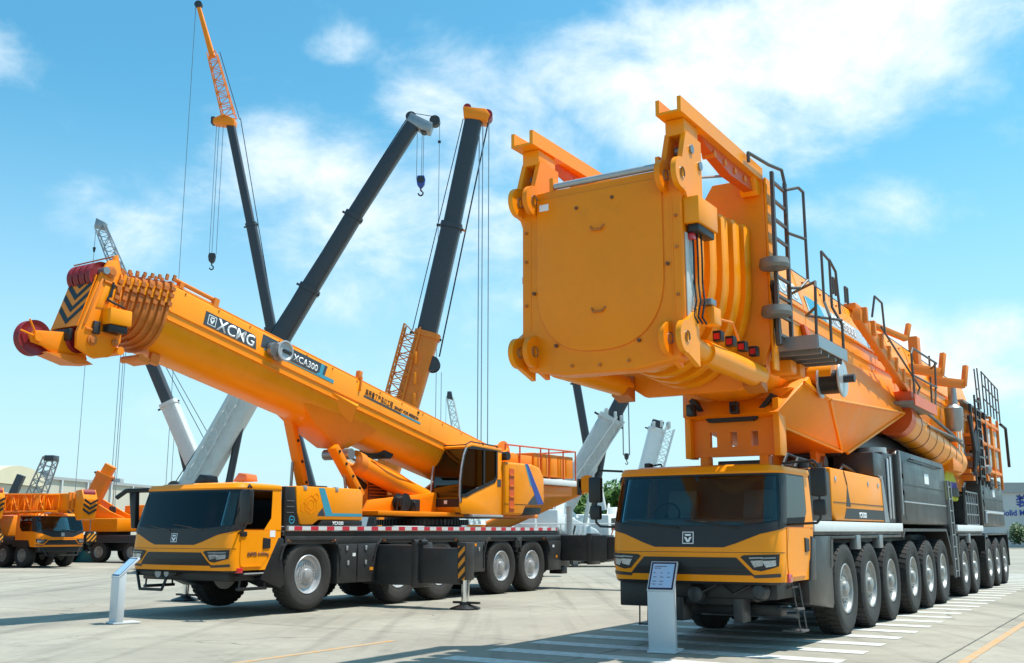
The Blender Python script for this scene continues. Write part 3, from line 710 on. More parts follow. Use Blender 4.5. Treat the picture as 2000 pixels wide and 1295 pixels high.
def left_crane():
    T = empty('mobile_crane', None, OL, -AX)
    tag(T, 'orange truck crane with sloping boom, red tip sheaves and deployed outriggers, left of the yard', 'crane')
    # ---- carrier
    MB().box(-.55, .55, -2.1, 10.9, .72, 1.55).build('chassis_frame', 'black', T, bevel=.02)
    MB().box(-1.40, 1.40, -1.02, 10.55, 1.565, 1.665).build('deck', 'darkgrey', T, bevel=.01)
    for sg in (1, -1):
        MB().box(sg * 1.36, sg * 1.44, -.95, 10.5, 1.668, 1.775).build('deck_edge', 'steel', T, bevel=.008)
        MB().box(sg * 1.441, sg * 1.445, -.90, 10.35, 1.682, 1.765).build('reflective_strip', 'reflective_strip', T, smooth=False)
        fascia(T, sg * 1.42, -.96, 10.62, 1.56, 1.40, [(-1.0, .62), (2.0, 3.68), (3.68, 5.3), (6.55, 8.17), (8.17, 9.8)], [(.66, 1.98, .55), (5.36, 6.50, .62), (9.86, 10.62, .55)])
        MB().box(sg * 1.428, sg * 1.434, 1.32, 1.335, .56, 1.39).build('locker_seam', 'blackprint', T, smooth=False)
        for y, z in ((.95, 1.30), (1.6, 1.30), (1.0, .98), (1.6, .98), (6.2, 1.2)):
            MB().box(sg * 1.43, sg * 1.445, y - .03, y + .03, z - .05, z + .05).build('latch', 'silver', T, bevel=.006)
        for y in (-.86, .52, 2.25, 5.15, 6.7, 9.6):
            MB().box(sg * 1.42, sg * 1.44, y - .05, y + .05, 1.44, 1.49).build('marker_lamp', 'amber', T, bevel=.006)
        for y, z, m_, w_ in ((1.15, 1.12, 'decal_white', .10), (1.75, .80, 'hazard', .12), (5.7, 1.05, 'decal_white', .12), (6.0, 1.28, 'yellow', .08), (10.1, 1.2, 'decal_white', .10), (10.3, .9, 'yellow', .08)):
            MB().box(sg * 1.4245, sg * 1.430, y, y + w_, z, z + .07).build('notice_sticker', m_, T, smooth=False)
        for y in (.72, 1.30, 5.42, 6.42): MB().box(sg * 1.42, sg * 1.436, y, y + .03, .7, 1.3).build('hinge_strip', 'black', T, smooth=False)
        for y in (3.68, 8.17):
            MB().box(sg * 1.30, sg * 1.45, y - .16, y + .16, 1.22, 1.46).build('arch_bracket', 'darkgrey', T, bevel=.02)
        # splash guard behind the cab
        MB().prism([(-1.62, .72), (-1.05, .52), (-.93, .60), (-1.02, 1.10), (-1.0, 1.52), (-1.16, 1.55)], 'x', sg * .85, sg * 1.43).build('splash_guard', 'black', T, bevel=.03)
        st = MB().box(sg * .9, sg * 1.38, -2.1, -1.45, .80, .86).box(sg * 1.3, sg * 1.4, -2.15, -1.4, .52, .58).build('step', 'black', T, bevel=.01)
        MB().box(sg * 1.38, sg * 1.42, -2.05, -1.5, .83, .86).build('step_edge', 'silver', st, bevel=.005)
        rail(st, [[(sg * 1.36, -2.1, .80), (sg * 1.36, -2.12, .55)], [(sg * 1.36, -1.45, .80), (sg * 1.36, -1.42, .55)]], .02, 'black', 'step_hanger')
    for i, y in enumerate((-.22, 2.86, 4.49, 7.36, 8.97)):
        z = .775 - .012 * i
        MB().cyl((-1.0, y, z), (1.0, y, z), .13, n=14).build('axle', 'black', T)
        wheel(T, (1.205, y, z), 'silver', steer=.0)
        wheel(T, (-1.205, y, z), 'silver', True, steer=.0)
    # ---- driver's cab
    c, S = carrier_cab(T, 1.42, -2.62, .91, 2.60, 1.52)
    MB().box(-1.25, 1.25, -2.3, -1.2, .70, .93).build('cab_underframe', 'black', c, bevel=.03)
    MB().box(-1.3, -.25, -2.45, -2.2, .78, .90).build('tow_bar', 'black', c, bevel=.02)
    rail(c, [[(-1.25, -2.45, .88), (-1.0, -2.55, .52), (-.35, -2.55, .52), (-.33, -2.4, .88)]], .03, 'black', 'tow_step')
    tw = MB().cyl((-.55, -2.5, .84), (-.55, -2.2, .84), .09, n=14).cyl((-.3, -2.5, .84), (-.3, -2.2, .84), .07, n=14).build('tow_coupling', 'steel', c)
    MB().box(1.36, 1.45, -2.26, -2.12, .86, .96).build('marker_lamp', 'redlamp', c, bevel=.01)
    # near-side mirror on a slanting arm, far-side drooping mirror
    a = rail(c, [[(1.40, -2.25, 1.62), (1.62, -2.35, 1.66), (1.80, -2.42, 1.82)], [(1.40, -1.95, 2.52), (1.6, -2.2, 2.56), (1.80, -2.42, 2.50)]], .022, 'black', 'mirror_bracket')
    MB().box(1.66, 1.94, -2.50, -2.38, 1.80, 2.46).build('mirror', 'black', a, bevel=.04)
    MB().box(1.69, 1.91, -2.379, -2.374, 1.95, 2.40).build('mirror_glass', 'chrome', a)
    MB().box(1.30, 1.46, -2.22, -2.05, 1.56, 1.66).build('arm_base', 'black', a, bevel=.02)
    a = rail(c, [[(-1.30, -2.1, 2.52), (-1.75, -2.45, 2.50), (-1.98, -2.5, 2.36)]], .05, 'black', 'mirror_bracket')
    MB().prism([(-1.80, 2.52), (-1.58, 2.50), (-1.52, 1.72), (-1.66, 1.72)], 'y', -2.36, -2.24).build('mirror', 'black', a, bevel=.03)
    # roof beacons
    for x in (-.30, .85):
        MB().prism([(x - .22, 2.66), (x + .22, 2.66), (x + .18, 2.80), (x - .05, 2.84)], 'y', -1.75, -1.45).build('roof_lamp', 'amber' if x > 0 else 'black', c, bevel=.02)
    text('总质量: 54950kg', .085, 'brownpanel', c, (1.438, -2.02, 1.19), (0, 1, 0), (0, 0, 1), bold=.003)
    MB().box(1.430, 1.436, -1.42, -1.27, 1.55, 1.68).build('notice_sticker', 'decal_white', c, smooth=False)
    # ---- engine hood behind the cab
    MB().prism([(-.98, 1.78), (-.52, 1.78), (-.70, 2.58), (-.98, 2.58)], 'x', -1.38, 1.38).build('hood_front', 'black', T, bevel=.02)
    for z in (2.04, 2.16, 2.28):
        MB().box(1.381, 1.386, -.92, -.70, z, z + .015).build('vent_line', 'steel', T, smooth=False)
    hood = MB().prism([(-.675, 2.60), (1.40, 2.60), (1.50, 2.50), (1.50, 1.90), (.05, 1.90), (-.12, 1.80), (-.50, 1.80), (-.62, 2.05)], 'x', -1.395, 1.395).build('engine_hood', 'yellow', T, bevel=.035)
    MB().prism([(.06, 1.782), (1.5, 1.782), (1.5, 1.895), (.16, 1.895)], 'x', -1.38, 1.38).build('hood_base', 'black', T, bevel=.008)
    def sd(poly, nm, m, x=1.3955, t=.004, par=hood): return MB().prism(poly, 'x', x, x + t).build(nm, m, par, smooth=False)
    sd([(.02, 2.58), (.20, 2.58), (.46, 2.06), (.30, 1.98), (.26, 1.98)], 'decal_band', 'decal_teal')
    sd([(.30, 1.985), (1.46, 1.985), (1.46, 2.05), (.46, 2.05)], 'decal_band', 'decal_teal', x=1.3957)
    sd([(.03, 2.05), (.16, 2.16), (.24, 1.985), (.0, 1.985)], 'decal_band', 'decal_dark', x=1.3953)
    hexes = MB()
    for (cy, cz, r) in ((-.22, 2.22, .20), (-.22, 2.22, .11), (-.44, 2.16, .10), (-.06, 2.38, .08)):
        P = [(cy + r * math.cos(PI / 6 + PI * i / 3), cz + r * math.sin(PI / 6 + PI * i / 3)) for i in range(6)]
        for p, q in zip(P, P[1:] + P[:1]): hexes.beam((1.397, *p), (1.397, *q), .010, .006, (1, 0, 0))
    hexes.build('decal_hexagons', 'orange', hood, smooth=False)
    text('XCA300', .10, 'decal_white', T, (1.3815, .50, 1.80), (0, 1, 0), (0, 0, 1), bold=.003)
    text('⊛', .2, 'decal_teal', T, (1.3815, -.88, 1.82), (0, 1, 0), (0, 0, 1)) if False else None
    rw = MB()
    for i in range(16):
        a, b = 2 * PI * i / 16, 2 * PI * (i + 1) / 16
        rw.beam((1.383, -.76 + .075 * math.cos(a), 1.90 + .075 * math.sin(a)), (1.383, -.76 + .075 * math.cos(b), 1.90 + .075 * math.sin(b)), .018, .006, (1, 0, 0))
    rw.box(1.38, 1.385, -.80, -.72, 1.89, 1.91).build('round_emblem', 'decal_teal', T, smooth=False)
    for y in (-.45, .55):
        MB().box(1.30, 1.405, y, y + .10, 2.52, 2.615).build('hood_latch', 'silver', hood, bevel=.008)
    for x in (-.8, -.2, .5):
        MB().box(x, x + .35, .4, .9, 2.60, 2.66).build('roof_vent', 'black', T, bevel=.01)
    # ---- boom rest: two leaning legs
    for (p0, p1, x) in (((1.40, 2.50), (.74, 4.40), -.30), ((2.42, 2.50), (1.42, 3.60), .50)):
        lg = MB().beam((x, *p0), (x, *p1), .26, .16, (0, 1, 0)).build('boom_rest_leg', 'orange', T, bevel=.015)
        for t in (.15, .4, .65, .9):
            MB().cyl((x + .13, p0[0] + (p1[0] - p0[0]) * t, p0[1] + (p1[1] - p0[1]) * t), (x + .15, p0[0] + (p1[0] - p0[0]) * t, p0[1] + (p1[1] - p0[1]) * t), .035, n=10).build('bolt', 'black', lg)
        MB().cyl((x - .05, p0[0] - .42, 2.55), (x - .05, p1[0] + (p0[0] - p1[0]) * .5 - .06, 3.25), .035, n=10).build('stay_rod', 'steel', T)
    # ---- turntable and superstructure
    MB().lathe([(1.05, 0), (1.05, .10), (1.22, .10), (1.22, .24), (1.0, .24), (1.0, .30), (0, .30)], (0, 5.6, 1.72), (0, 0, 1), 48).build('turntable', 'black', T)
    gt = MB()
    for i in range(72):
        a = 2 * PI * i / 72; gt.beam((1.22 * math.cos(a), 5.6 + 1.22 * math.sin(a), 1.82), (1.22 * math.cos(a), 5.6 + 1.22 * math.sin(a), 1.96), .045, .05, (math.cos(a), math.sin(a), 0))
    gt.build('ring_gear', 'darkgrey', T, smooth=False)
    MB().box(-1.15, 1.15, 2.35, 9.75, 2.03, 2.14).build('slew_platform', 'orange', T, bevel=.02)
    for sg in (1, -1):
        MB().prism([(2.5, 2.142), (9.8, 2.142), (9.95, 3.3), (9.3, 3.95), (8.6, 3.9), (6.3, 2.75), (2.7, 2.40)], 'x', sg * .50, sg * .60).build('slew_frame', 'orange', T, bevel=.012)
    MB().cyl((-.75, 9.2, 3.45), (.75, 9.2, 3.45), .16, n=20).build('boom_pivot', 'steel', T)
    lb = MB().box(-.45, .06, 3.20, 4.05, 2.144, 3.06).build('cooler_housing', 'orange', T, bevel=.015)
    MB().box(.062, .07, 3.27, 3.98, 2.26, 3.0).build('cooler_panel', 'brownpanel', lb, smooth=False)
    for i in range(9): MB().beam((.076, 3.29, 2.31 + .078 * i), (.076, 3.96, 2.31 + .078 * i), .022, .012, (1, 0, 0)).build('louvre', 'oldorange', lb, smooth=False)
    dr = MB().lathe([(.22, -.12), (.22, -.10), (.16, -.09), (.16, .09), (.22, .10), (.22, .12), (0, .12)], (.75, 3.75, 2.37), (1, 0, 0), 28).build('hose_reel', 'black', T)
    rail(T, [[(.90, 3.35, 2.16), (.92, 3.40, 2.45), (.92, 3.55, 2.5)], [(.95, 3.48, 2.16), (.95, 3.5, 2.42)], [(.97, 4.05, 2.16), (.95, 4.0, 2.36), (.8, 4.2, 2.4)]], .022, 'hose', 'hydraulic_hose')
    MB().box(.45, .88, 3.98, 4.35, 2.145, 2.45).build('valve_block', 'black', T, bevel=.03)
    # ---- lift cylinder
    cy = MB().cyl((.30, 2.45, 3.30), (.30, 5.60, 2.40), .26, n=28).build('lift_cylinder', 'orange', T)
    MB().cyl((.30, 1.85, 3.475), (.30, 2.50, 3.286), .175, n=24).build('piston_rod', 'chrome', cy)
    MB().cyl((.30, 2.40, 3.315), (.30, 2.64, 3.245), .285, n=28).build('gland', 'oldorange', cy)
    MB().cyl((-.2, 1.95, 3.46), (.62, 1.95, 3.46), .13, n=18).build('rod_pin', 'steel', cy)
    MB().cyl((.02, 2.3, 3.55 - .36), (.02, 3.2, 2.75), .075, n=12).build('hose_guard', 'hose', cy)
    MB().tube([(.52, 2.8, 3.36), (.58, 3.4, 3.20), (.58, 3.9, 3.06), (.5, 4.6, 2.85)], .018).build('oil_pipe', 'orange', cy)
    MB().cyl((-.45, 3.7, 3.65), (.35, 3.7, 3.65), .20, n=18).build('rope_roller', 'hose', T)
    # ---- operator's cab
    k = empty('operator_cab', T)
    x0, x1 = .48, 1.34
    fl = [(5.52, 2.10), (7.45, 2.10), (7.45, 3.80), (7.36, 3.88), (7.20, 3.88), (7.20, 3.12), (7.05, 2.98), (5.98, 2.66), (5.72, 2.56), (5.44, 2.54), (5.40, 2.34)]
    for xa, xb in ((x1 - .05, x1), (x0, x0 + .05)):
        MB().prism(fl, 'x', xa, xb).build('side_panel', 'yellow', k, bevel=.012)
    MB().box(x0 + .052, x1 - .052, 5.5, 7.4, 2.10, 2.18).build('cab_floor', 'darkgrey', k)
    MB().prism([(5.40, 2.34), (5.47, 2.14), (5.55, 2.14), (5.50, 2.54), (5.43, 2.54)], 'x', x0 + .05, x1 - .05).build('front_panel', 'yellow', k, bevel=.01)
    MB().box(x0 + .05, x1 - .05, 7.36, 7.44, 2.18, 3.84).build('rear_panel', 'yellow', k)
    MB().prism([(5.68, 3.80), (5.95, 3.88), (7.45, 3.83), (7.45, 3.91), (5.95, 3.95), (5.66, 3.86)], 'x', x0 - .02, x1 + .02).build('cab_roof', 'yellow', k, bevel=.02)
    # glass: curved front pane, door pane
    fr = [(5.44, 2.40), (5.41, 2.62), (5.42, 2.95), (5.48, 3.30), (5.58, 3.62), (5.70, 3.82)]
    MB().loft([[(x0 + .02, y, z), (x1 - .01, y, z), (x1 - .01, y + .02, z), (x0 + .02, y + .02, z)] for y, z in fr]).build('front_glass', 'glass_dark', k)
    MB().prism([(5.46, 2.58), (5.72, 2.60), (5.98, 2.70), (7.03, 3.02), (7.18, 3.14), (7.18, 3.82), (5.74, 3.82), (5.62, 3.62), (5.52, 3.30), (5.46, 2.95)], 'x', x1 - .0225, x1 - .0105).build('door_glass', 'glass_dark', k, smooth=False)
    bk = MB()
    ed = [(y + .03, z) for y, z in fr]
    for p, q in list(zip(ed, ed[1:])) + [((5.44, 2.56), (5.74, 2.59)), ((5.72, 2.58), (5.98, 2.68)), ((5.98, 2.68), (7.06, 3.00)), ((7.05, 2.98), (7.18, 3.12)), ((7.18, 3.10), (7.18, 3.86)), ((5.70, 3.84), (7.18, 3.86)), ((6.55, 2.88), (6.55, 3.84))]:
        bk.beam((x1 - .01, *p), (x1 - .01, *q), .075, .05, (1, 0, 0))
    bk.build('window_frame', 'black', k)
    MB().box(x0 + .02, x1 - .01, 5.395, 5.402, 2.28, 2.50).build('nose_mask', 'black', k, smooth=False)
    MB().box(.86, .96, 5.388, 5.394, 2.36, 2.45).build('cab_badge', 'decal_white', k, smooth=False)
    for xx in (x0 - .02, x1 + .03): rail(k, [[(xx, y - .05, z) for y, z in fr]], .022, 'silver', 'grab_rail')
    rail(k, [[(x1, 5.66, 3.90), (x1, 5.9, 4.0), (x1, 7.2, 3.96)], [(x1, 6.5, 3.93), (x1, 6.5, 3.98)], [(x1, 7.2, 3.9), (x1, 7.2, 3.96)], [(x0, 5.66, 3.90), (x1, 5.66, 3.90)], [(x0, 5.66, 3.90), (x0, 5.9, 4.0), (x0, 7.2, 3.96)]], .018, 'black', 'roof_rail')
    st = MB().box(.68, 1.18, 6.2, 6.7, 2.4, 2.62).build('seat', 'seat', k, bevel=.05)
    MB().prism([(6.62, 2.6), (6.78, 2.6), (6.95, 3.35), (6.82, 3.38)], 'x', .70, 1.16).build('backrest', 'seat_yellow', st, bevel=.05)
    MB().prism([(5.6, 2.2), (5.85, 2.2), (5.9, 2.85), (5.8, 2.9)], 'x', .75, 1.1).build('console', 'dash', k, bevel=.03)
    MB().box(.6, 1.42, 5.9, 7.4, 2.03, 2.095).build('cab_step', 'silver', k, bevel=.01)
    MB().box(1.341, 1.346, 7.22, 7.40, 2.86, 3.06).build('notice_sticker', 'decal_dark', k, smooth=False)
    MB().box(1.341, 1.346, 6.2, 6.35, 2.74, 2.80).build('door_handle', 'decal_white', k, smooth=False)
    # ---- rounded side housing behind it
    hs = MB().prism([(7.50, 2.10), (8.45, 2.10), (8.62, 2.34), (9.55, 2.36), (9.68, 2.5), (9.68, 3.20), (9.45, 3.48), (9.0, 3.56), (7.50, 3.56)], 'x', .62, 1.41).build('side_housing', 'yellow', T, bevel=.07, seg=4)
    MB().prism([(8.47, 2.10), (9.5, 2.14), (9.6, 2.33), (8.63, 2.32)], 'x', .65, 1.36).build('housing_base', 'black', T, bevel=.02)
    MB().prism([(8.62, 3.55), (8.74, 3.55), (9.62, 2.44), (9.28, 2.42), (8.94, 2.95)], 'x', 1.4105, 1.4145).build('decal_band', 'blue', hs, smooth=False)
    MB().prism([(8.56, 3.55), (8.62, 3.55), (8.94, 2.95), (8.90, 2.90)], 'x', 1.4103, 1.4143).build('decal_band', 'decal_teal', hs, smooth=False)
    MB().prism([(8.75, 2.46), (9.1, 2.70), (9.26, 2.42), (8.75, 2.42)], 'x', 1.4102, 1.4142).build('decal_band', 'decal_dark', hs, smooth=False)
    ld = MB().box(1.411, 1.418, 7.72, 7.98, 2.18, 3.38).build('recess_ladder', 'redpanel', hs, smooth=False)
    for i in range(4): MB().box(1.418, 1.445, 7.73, 7.97, 2.28 + .3 * i, 2.32 + .3 * i).build('rung', 'oldorange', ld, smooth=False)
    MB().box(1.40, 1.416, 7.50, 9.6, 2.395, 2.408).build('panel_gap', 'blackprint', hs, smooth=False)
    MB().cyl((1.2, 7.62, 3.72), (1.45, 7.62, 3.72), .12, n=20).build('work_lamp', 'black', T)
    # ---- rear counterweight, winches and railings
    cw = empty('counterweight', T)
    for i in range(5):
        MB().box(-1.25, .92, 9.9 + .50 * i, 10.36 + .50 * i, 3.30, 3.98).build('counterweight_slab', 'orange', cw, bevel=.03)
    MB().box(-1.3, 1.05, 9.85, 12.35, 3.05, 3.22).build('tray', 'white', cw, bevel=.015)
    MB().box(-1.2, .9, 9.2, 12.3, 2.75, 3.04).build('underframe', 'orange', cw, bevel=.03)
    rail(cw, [[(.98, 8.2, 4.10), (.98, 9.9, 4.12), (.98, 12.4, 4.15)], [(.98, 8.2, 3.75), (.98, 8.2, 4.10)], [(.98, 9.0, 3.6), (.98, 9.0, 4.11)], [(.98, 10.2, 3.22), (.98, 10.2, 4.12)], [(.98, 10.7, 3.22), (.98, 10.7, 4.13)], [(.98, 11.6, 3.22), (.98, 11.6, 4.14)], [(.98, 12.4, 3.22), (.98, 12.4, 4.15)], [(-1.2, 12.4, 4.15), (.98, 12.4, 4.15)]], .024, 'redpanel', 'handrail')
    wn = MB().lathe([(.32, -.5), (.32, -.44), (.22, -.44), (.22, .44), (.32, .44), (.32, .5), (0, .5)], (0, 8.9, 3.95), (1, 0, 0), 24).build('winch_drum', 'oldorange', T)
    MB().box(.55, .95, 8.0, 9.75, 3.57, 3.86).build('pump_box', 'orange', T, bevel=.03)
    MB().beam((.99, 7.6, 3.55), (.99, 8.3, 3.98), .08, .05).build('brace', 'yellow', T, bevel=.01)
    # ---- white gear lying on the deck
    for (a, b, x, hgt) in ((3.0, 4.2, 1.0, .12), (3.3, 4.6, 1.18, .07), (8.7, 9.9, 1.1, .10), (9.9, 10.4, 1.0, .12)):
        MB().box(x - .14, x + .14, a, b, 1.668, 1.668 + hgt).build('deck_grating', 'white', T, bevel=.015)
    # ---- outriggers
    for sg in (1,):
        b1 = MB().box(sg * 1.0, sg * 2.52, 2.02, 2.50, .48, 1.36).build('outrigger_beam', 'darkgrey', T, bevel=.02)
        MB().box(sg * 2.4, sg * 3.62, 2.07, 2.45, .53, 1.30).build('outrigger_slide', 'darkgrey', b1, bevel=.02)
        MB().box(sg * 2.42, sg * 2.60, 1.98, 2.54, .44, 1.42).build('beam_collar', 'darkgrey', b1, bevel=.02)
        for q in (2.46, 2.66): MB().cyl((sg * q, 1.99, 1.42), (sg * q, 2.2, 1.42), .06, n=14).build('hose_roller', 'black', b1)
        if sg > 0: jack(T, sg * 3.70, 2.26, 1.42)
    MB().box(-3.6, -1.0, .82, 1.20, .53, 1.30).build('outrigger_slide', 'darkgrey', T, bevel=.02); jack(T, -3.70, 1.0, 1.42)
    b2 = MB().box(1.0, 2.9, 10.70, 11.2, .80, 1.55).build('outrigger_beam', 'darkgrey', T, bevel=.02)
    MB().box(2.8, 4.0, 10.75, 11.15, .85, 1.50).build('outrigger_slide', 'darkgrey', b2, bevel=.02)
    MB().box(2.25, 2.42, 10.66, 11.24, .70, 1.60).build('beam_collar', 'darkgrey', b2, bevel=.02)
    MB().box(2.44, 2.50, 10.735, 10.745, 1.05, 1.2).build('latch', 'silver', b2)
    jack(T, 4.1, 10.95, 1.5)
    b3 = MB().box(-1.0, -3.9, 10.70, 11.2, .80, 1.55).build('outrigger_beam', 'darkgrey', T, bevel=.02)
    jack(T, -4.0, 10.95, 1.5)
    MB().box(-1.35, 1.35, 10.62, 11.3, .62, 1.60).build('rear_box', 'darkgrey', T, bevel=.03)
    MB().box(1.0, 1.42, 10.64, 11.0, .42, .62).build('tail_lamp', 'black', T, bevel=.02)
    rl = MB()
    for i in range(9):
        y = 10.7 + .05 * (i % 2); x = -.9 + .25 * i
        rl.tube([(x, y, 1.6), (x + .1, y + .1, 1.78), (x + .22, y, 1.62)], .018, 5)
    rl.build('hydraulic_hose', 'hose', T)
    # ---- boom
    th = math.radians(11.79); c_, s_ = math.cos(th), math.sin(th)
    M = Matrix(((1, 0, 0, 0), (0, c_, s_, 0), (0, -s_, c_, 5.716), (0, 0, 0, 1)))
    bo = boom_loft(M, [(-3.62, .66, 1.36, 0), (9.35, .66, 1.36, 0)]).build('boom', 'yellow', T, ang=40)
    for h, t in ((-.56, .018), (-.74, .024)):
        for sg in (1, -1): MB(M).box(sg * .655, sg * (.665 + t), -3.6, 9.3, h - .012, h + .012).build('boom_rib', 'yellow', bo, smooth=False)
    for s_w in (-2.0, 1.2, 3.1, 5.2, 7.2):
        boom_loft(M, [(s_w - .008, .664, 1.368, .004), (s_w + .008, .664, 1.368, .004)]).build('weld_seam', 'yellow', bo)
    for k in range(14): MB(M).cyl((.66, -3.3 + .9 * k, -.08), (.675, -3.3 + .9 * k, -.08), .018, n=8).build('bolt', 'rust_orange', bo)
    for sg in (1, -1): MB(M).box(sg * .50, sg * .60, -3.6, 9.3, -.005, .02).build('boom_rib', 'yellow', bo, smooth=False)
    # nested sections and their collars
    for i in range(8):
        s0 = -3.66 - .142 * i; w = .70 - .036 * i; H = 1.44 - .072 * i; t = .045 - .034 * i
        cl = boom_loft(M, [(s0 - .028, w, H, t), (s0 + .032, w, H, t)]).build('boom_collar', 'rust_orange', bo, bevel=.008, seg=1)
        boom_loft(M, [(s0 - .15, w - .05, H - .09, t - .04), (s0 - .02, w - .05, H - .09, t - .04)]).build('boom_section', 'rust_orange', bo)
        lg = MB(M)
        for x in (-.3, .3, w - .03): lg.box(x - .02, x + .02, s0 - .03, s0 + .03, t, t + .09 + .03 * (i < 2))
        for h in (-.18, -.32, -.50): lg.box(w, w + .035, s0 - .05, s0 + .05, t + h - .04, t + h + .04)
        for q in range(5):
            a = -.3 - .5 * q; lg.box(.58 * math.cos(a) * w / .7 - .03, .58 * math.cos(a) * w / .7 + .03, s0 - .07, s0 - .045, t - .72 + .58 * math.sin(a), t - .66 + .58 * math.sin(a))
        lg.build('collar_lugs', 'rust_orange', cl, smooth=False, kind='stuff')
        if i < 7: MB(M).box(w - .05, w - .02, s0 - .105, s0 - .035, -.44, -.20).build('pad_strip', 'yellow', cl, smooth=False)
    rl = MB(M)
    rl.cyl((.56, -3.6, .13), (.56, -2.42, .13), .045, n=10).box(.50, .62, -3.45, -3.35, 0, .12).box(.48, .64, -2.55, -2.42, -.14, .16)
    rl.build('boom_guide', 'oldorange', bo)
    MB(M).box(.585, .60, -3.3, -2.6, .03, .06).build('guide_bar', 'white', bo)
    rk = MB(M).box(-.12, .32, -3.75, -3.50, -1.62, -1.50).cyl((-.2, -3.72, -1.56), (.36, -3.72, -1.56), .07, n=12).box(.18, .28, -3.45, -3.25, -1.55, -1.34).build('rope_guide', 'oldorange', bo)
    # gusset that takes the lift cylinder
    MB().hull([(.58, .15, 4.62), (-.58, .15, 4.62), (.64, 3.3, 4.35), (-.64, 3.3, 4.35), (.30, 1.75, 3.62), (-.30, 1.75, 3.62), (.30, 2.2, 3.62), (-.30, 2.2, 3.62), (.40, .9, 4.06), (-.40, .9, 4.06), (.66, 1.7, 4.62), (-.66, 1.7, 4.62), (.60, 2.75, 4.0), (-.60, 2.75, 4.0)]).build('cylinder_gusset', 'orange', bo, bevel=.02)
    MB(M).hull([(.66, 1.3, -.62), (.66, 2.3, -.62), (.84, 2.05, -.75), (.60, 2.2, -1.1), (.60, 1.6, -.95)]).build('side_gusset', 'yellow', bo)
    # decals, lettering and the winch disc on the near side
    rt, up = (0, c_, -s_), (0, s_, c_)
    def bp(s, h, x=.664): return M @ Vector((x, s, h))
    def dec(poly, nm, m, x=.662, t=.004): return plate(poly, bp(0, 0, x), rt, up, 0, t).build(nm, m, bo, smooth=False)
    dec([(-2.72, -.21), (-1.36, -.21), (-1.28, -.25), (-1.22, -.50), (-2.72, -.50)], 'logo_panel', 'decal_dark')
    lx = -2.52
    A = .105
    P = [(lx + A * 1.05 * a, -.355 + A * b) for a, b in ((-1, -1), (1, -1), (1, 1), (-1, 1))]
    dec(P, 'logo_badge', 'decal_white', .664)
    dec(ring_poly(P, .16), 'logo_badge_field', 'decal_dark', .666)
    q = lambda pts: [(lx + A * a, -.355 + A * b) for a, b in pts]
    dec(q([(-.66, .30), (-.30, .30), (0, -.22), (.30, .30), (.66, .30), (.20, -.62), (-.20, -.62)]), 'logo_mark', 'decal_white', .668)
    dec(q([(-.44, .42), (.44, .42), (.56, .66), (-.56, .66)]), 'logo_mark', 'decal_white', .668)
    text('XCMG', .345, 'decal_white', bo, bp(-2.37, -.478, .667), rt, up, bold=.006, shear=.06, sx=1.06)
    dec([(-1.10, -.10), (1.02, -.10), (.96, -.38), (-1.10, -.38)], 'name_panel', 'decal_dark')
    dec([(-1.0, -.40), (.80, -.40), (.80, -.42), (-1.0, -.42)], 'name_line', 'decal_teal')
    dec([(.80, -.10), (.92, -.10), (.88, -.40), (.66, -.40), (.78, -.33)], 'name_flash', 'decal_teal', .664)
    dec([(.86, -.34), (1.30, -.34), (1.30, -.42), (.80, -.42)], 'name_flash', 'decal_teal', .663)
    text('XCA300', .215, 'decal_white', bo, bp(-.10, -.335, .667), rt, up, bold=.003, sx=1.05)
    text('高质量了产品以工程', .17, 'blackprint', bo, bp(2.45, -.30, .664), rt, up, sx=.72)
    text('SMART FOR MISSION', .115, 'blackprint', bo, bp(3.62, -.30, .664), rt, up, sx=.95, bold=.002)
    dec([(2.42, -.33), (3.9, -.33), (3.9, -.375), (2.42, -.375)], 'name_line', 'decal_dark')
    dec([(3.9, -.33), (4.75, -.33), (4.75, -.375), (3.9, -.375)], 'name_line', 'decal_teal')
    dk = MB(M).lathe([(.20, 0), (.205, .12), (.12, .14), (.12, .24), (.225, .25), (.235, .28), (.20, .285), (.17, .25), (.06, .24), (0, .24)], (.66, -.62, -.34), (1, 0, 0), 32).build('rope_drum', 'silver', bo)
    MB(M).cyl((.70, -.80, -.36), (.80, -.80, -.36), .16, n=20).build('drum_motor', 'steel', dk)
    MB(M).box(.905, .935, -.68, -.40, -.37, -.31).build('drum_slot', 'black', dk)
    MB(M).box(.50, .62, 2.18, 2.30, .0, .22).box(.64, .70, 2.2, 2.25, -.30, .06).build('rope_bracket', 'oldorange', bo, bevel=.01)
    MB(M).cyl((.655, 4.6, -.10), (.68, 4.6, -.10), .035, n=10).build('bolt', 'black', bo)
    # ---- boom head
    hd = empty('boom_head', T)
    prof = [(-4.54, 6.36), (-4.72, 6.70), (-4.90, 6.66), (-5.06, 6.36), (-5.37, 5.44), (-5.46, 5.20), (-5.44, 4.92), (-5.1, 4.78), (-4.74, 4.84), (-4.52, 5.15), (-4.48, 5.60)]
    for xa, xb in ((.36, .44), (-.44, -.36)): MB().prism(prof, 'x', xa, xb).build('cheek_plate', 'orange', hd, bevel=.015)
    MB().prism([(-4.42, 6.30), (-4.85, 6.28), (-5.10, 5.4), (-5.1, 5.0), (-4.55, 5.05), (-4.45, 5.5)], 'x', -.35, .35).build('head_core', 'orange', hd, bevel=.02)
    # sloping front plate with warning chevrons as real strips
    f0, f1 = Vector((0, -5.10, 6.36)), Vector((0, -5.42, 5.34)); fu = (f0 - f1).normalized(); fl_ = (f0 - f1).length
    fp = plate([(-.36, 0), (.36, 0), (.36, fl_), (-.36, fl_)], f1, (1, 0, 0), fu, -.03, .0).build('front_plate', 'orange', hd)
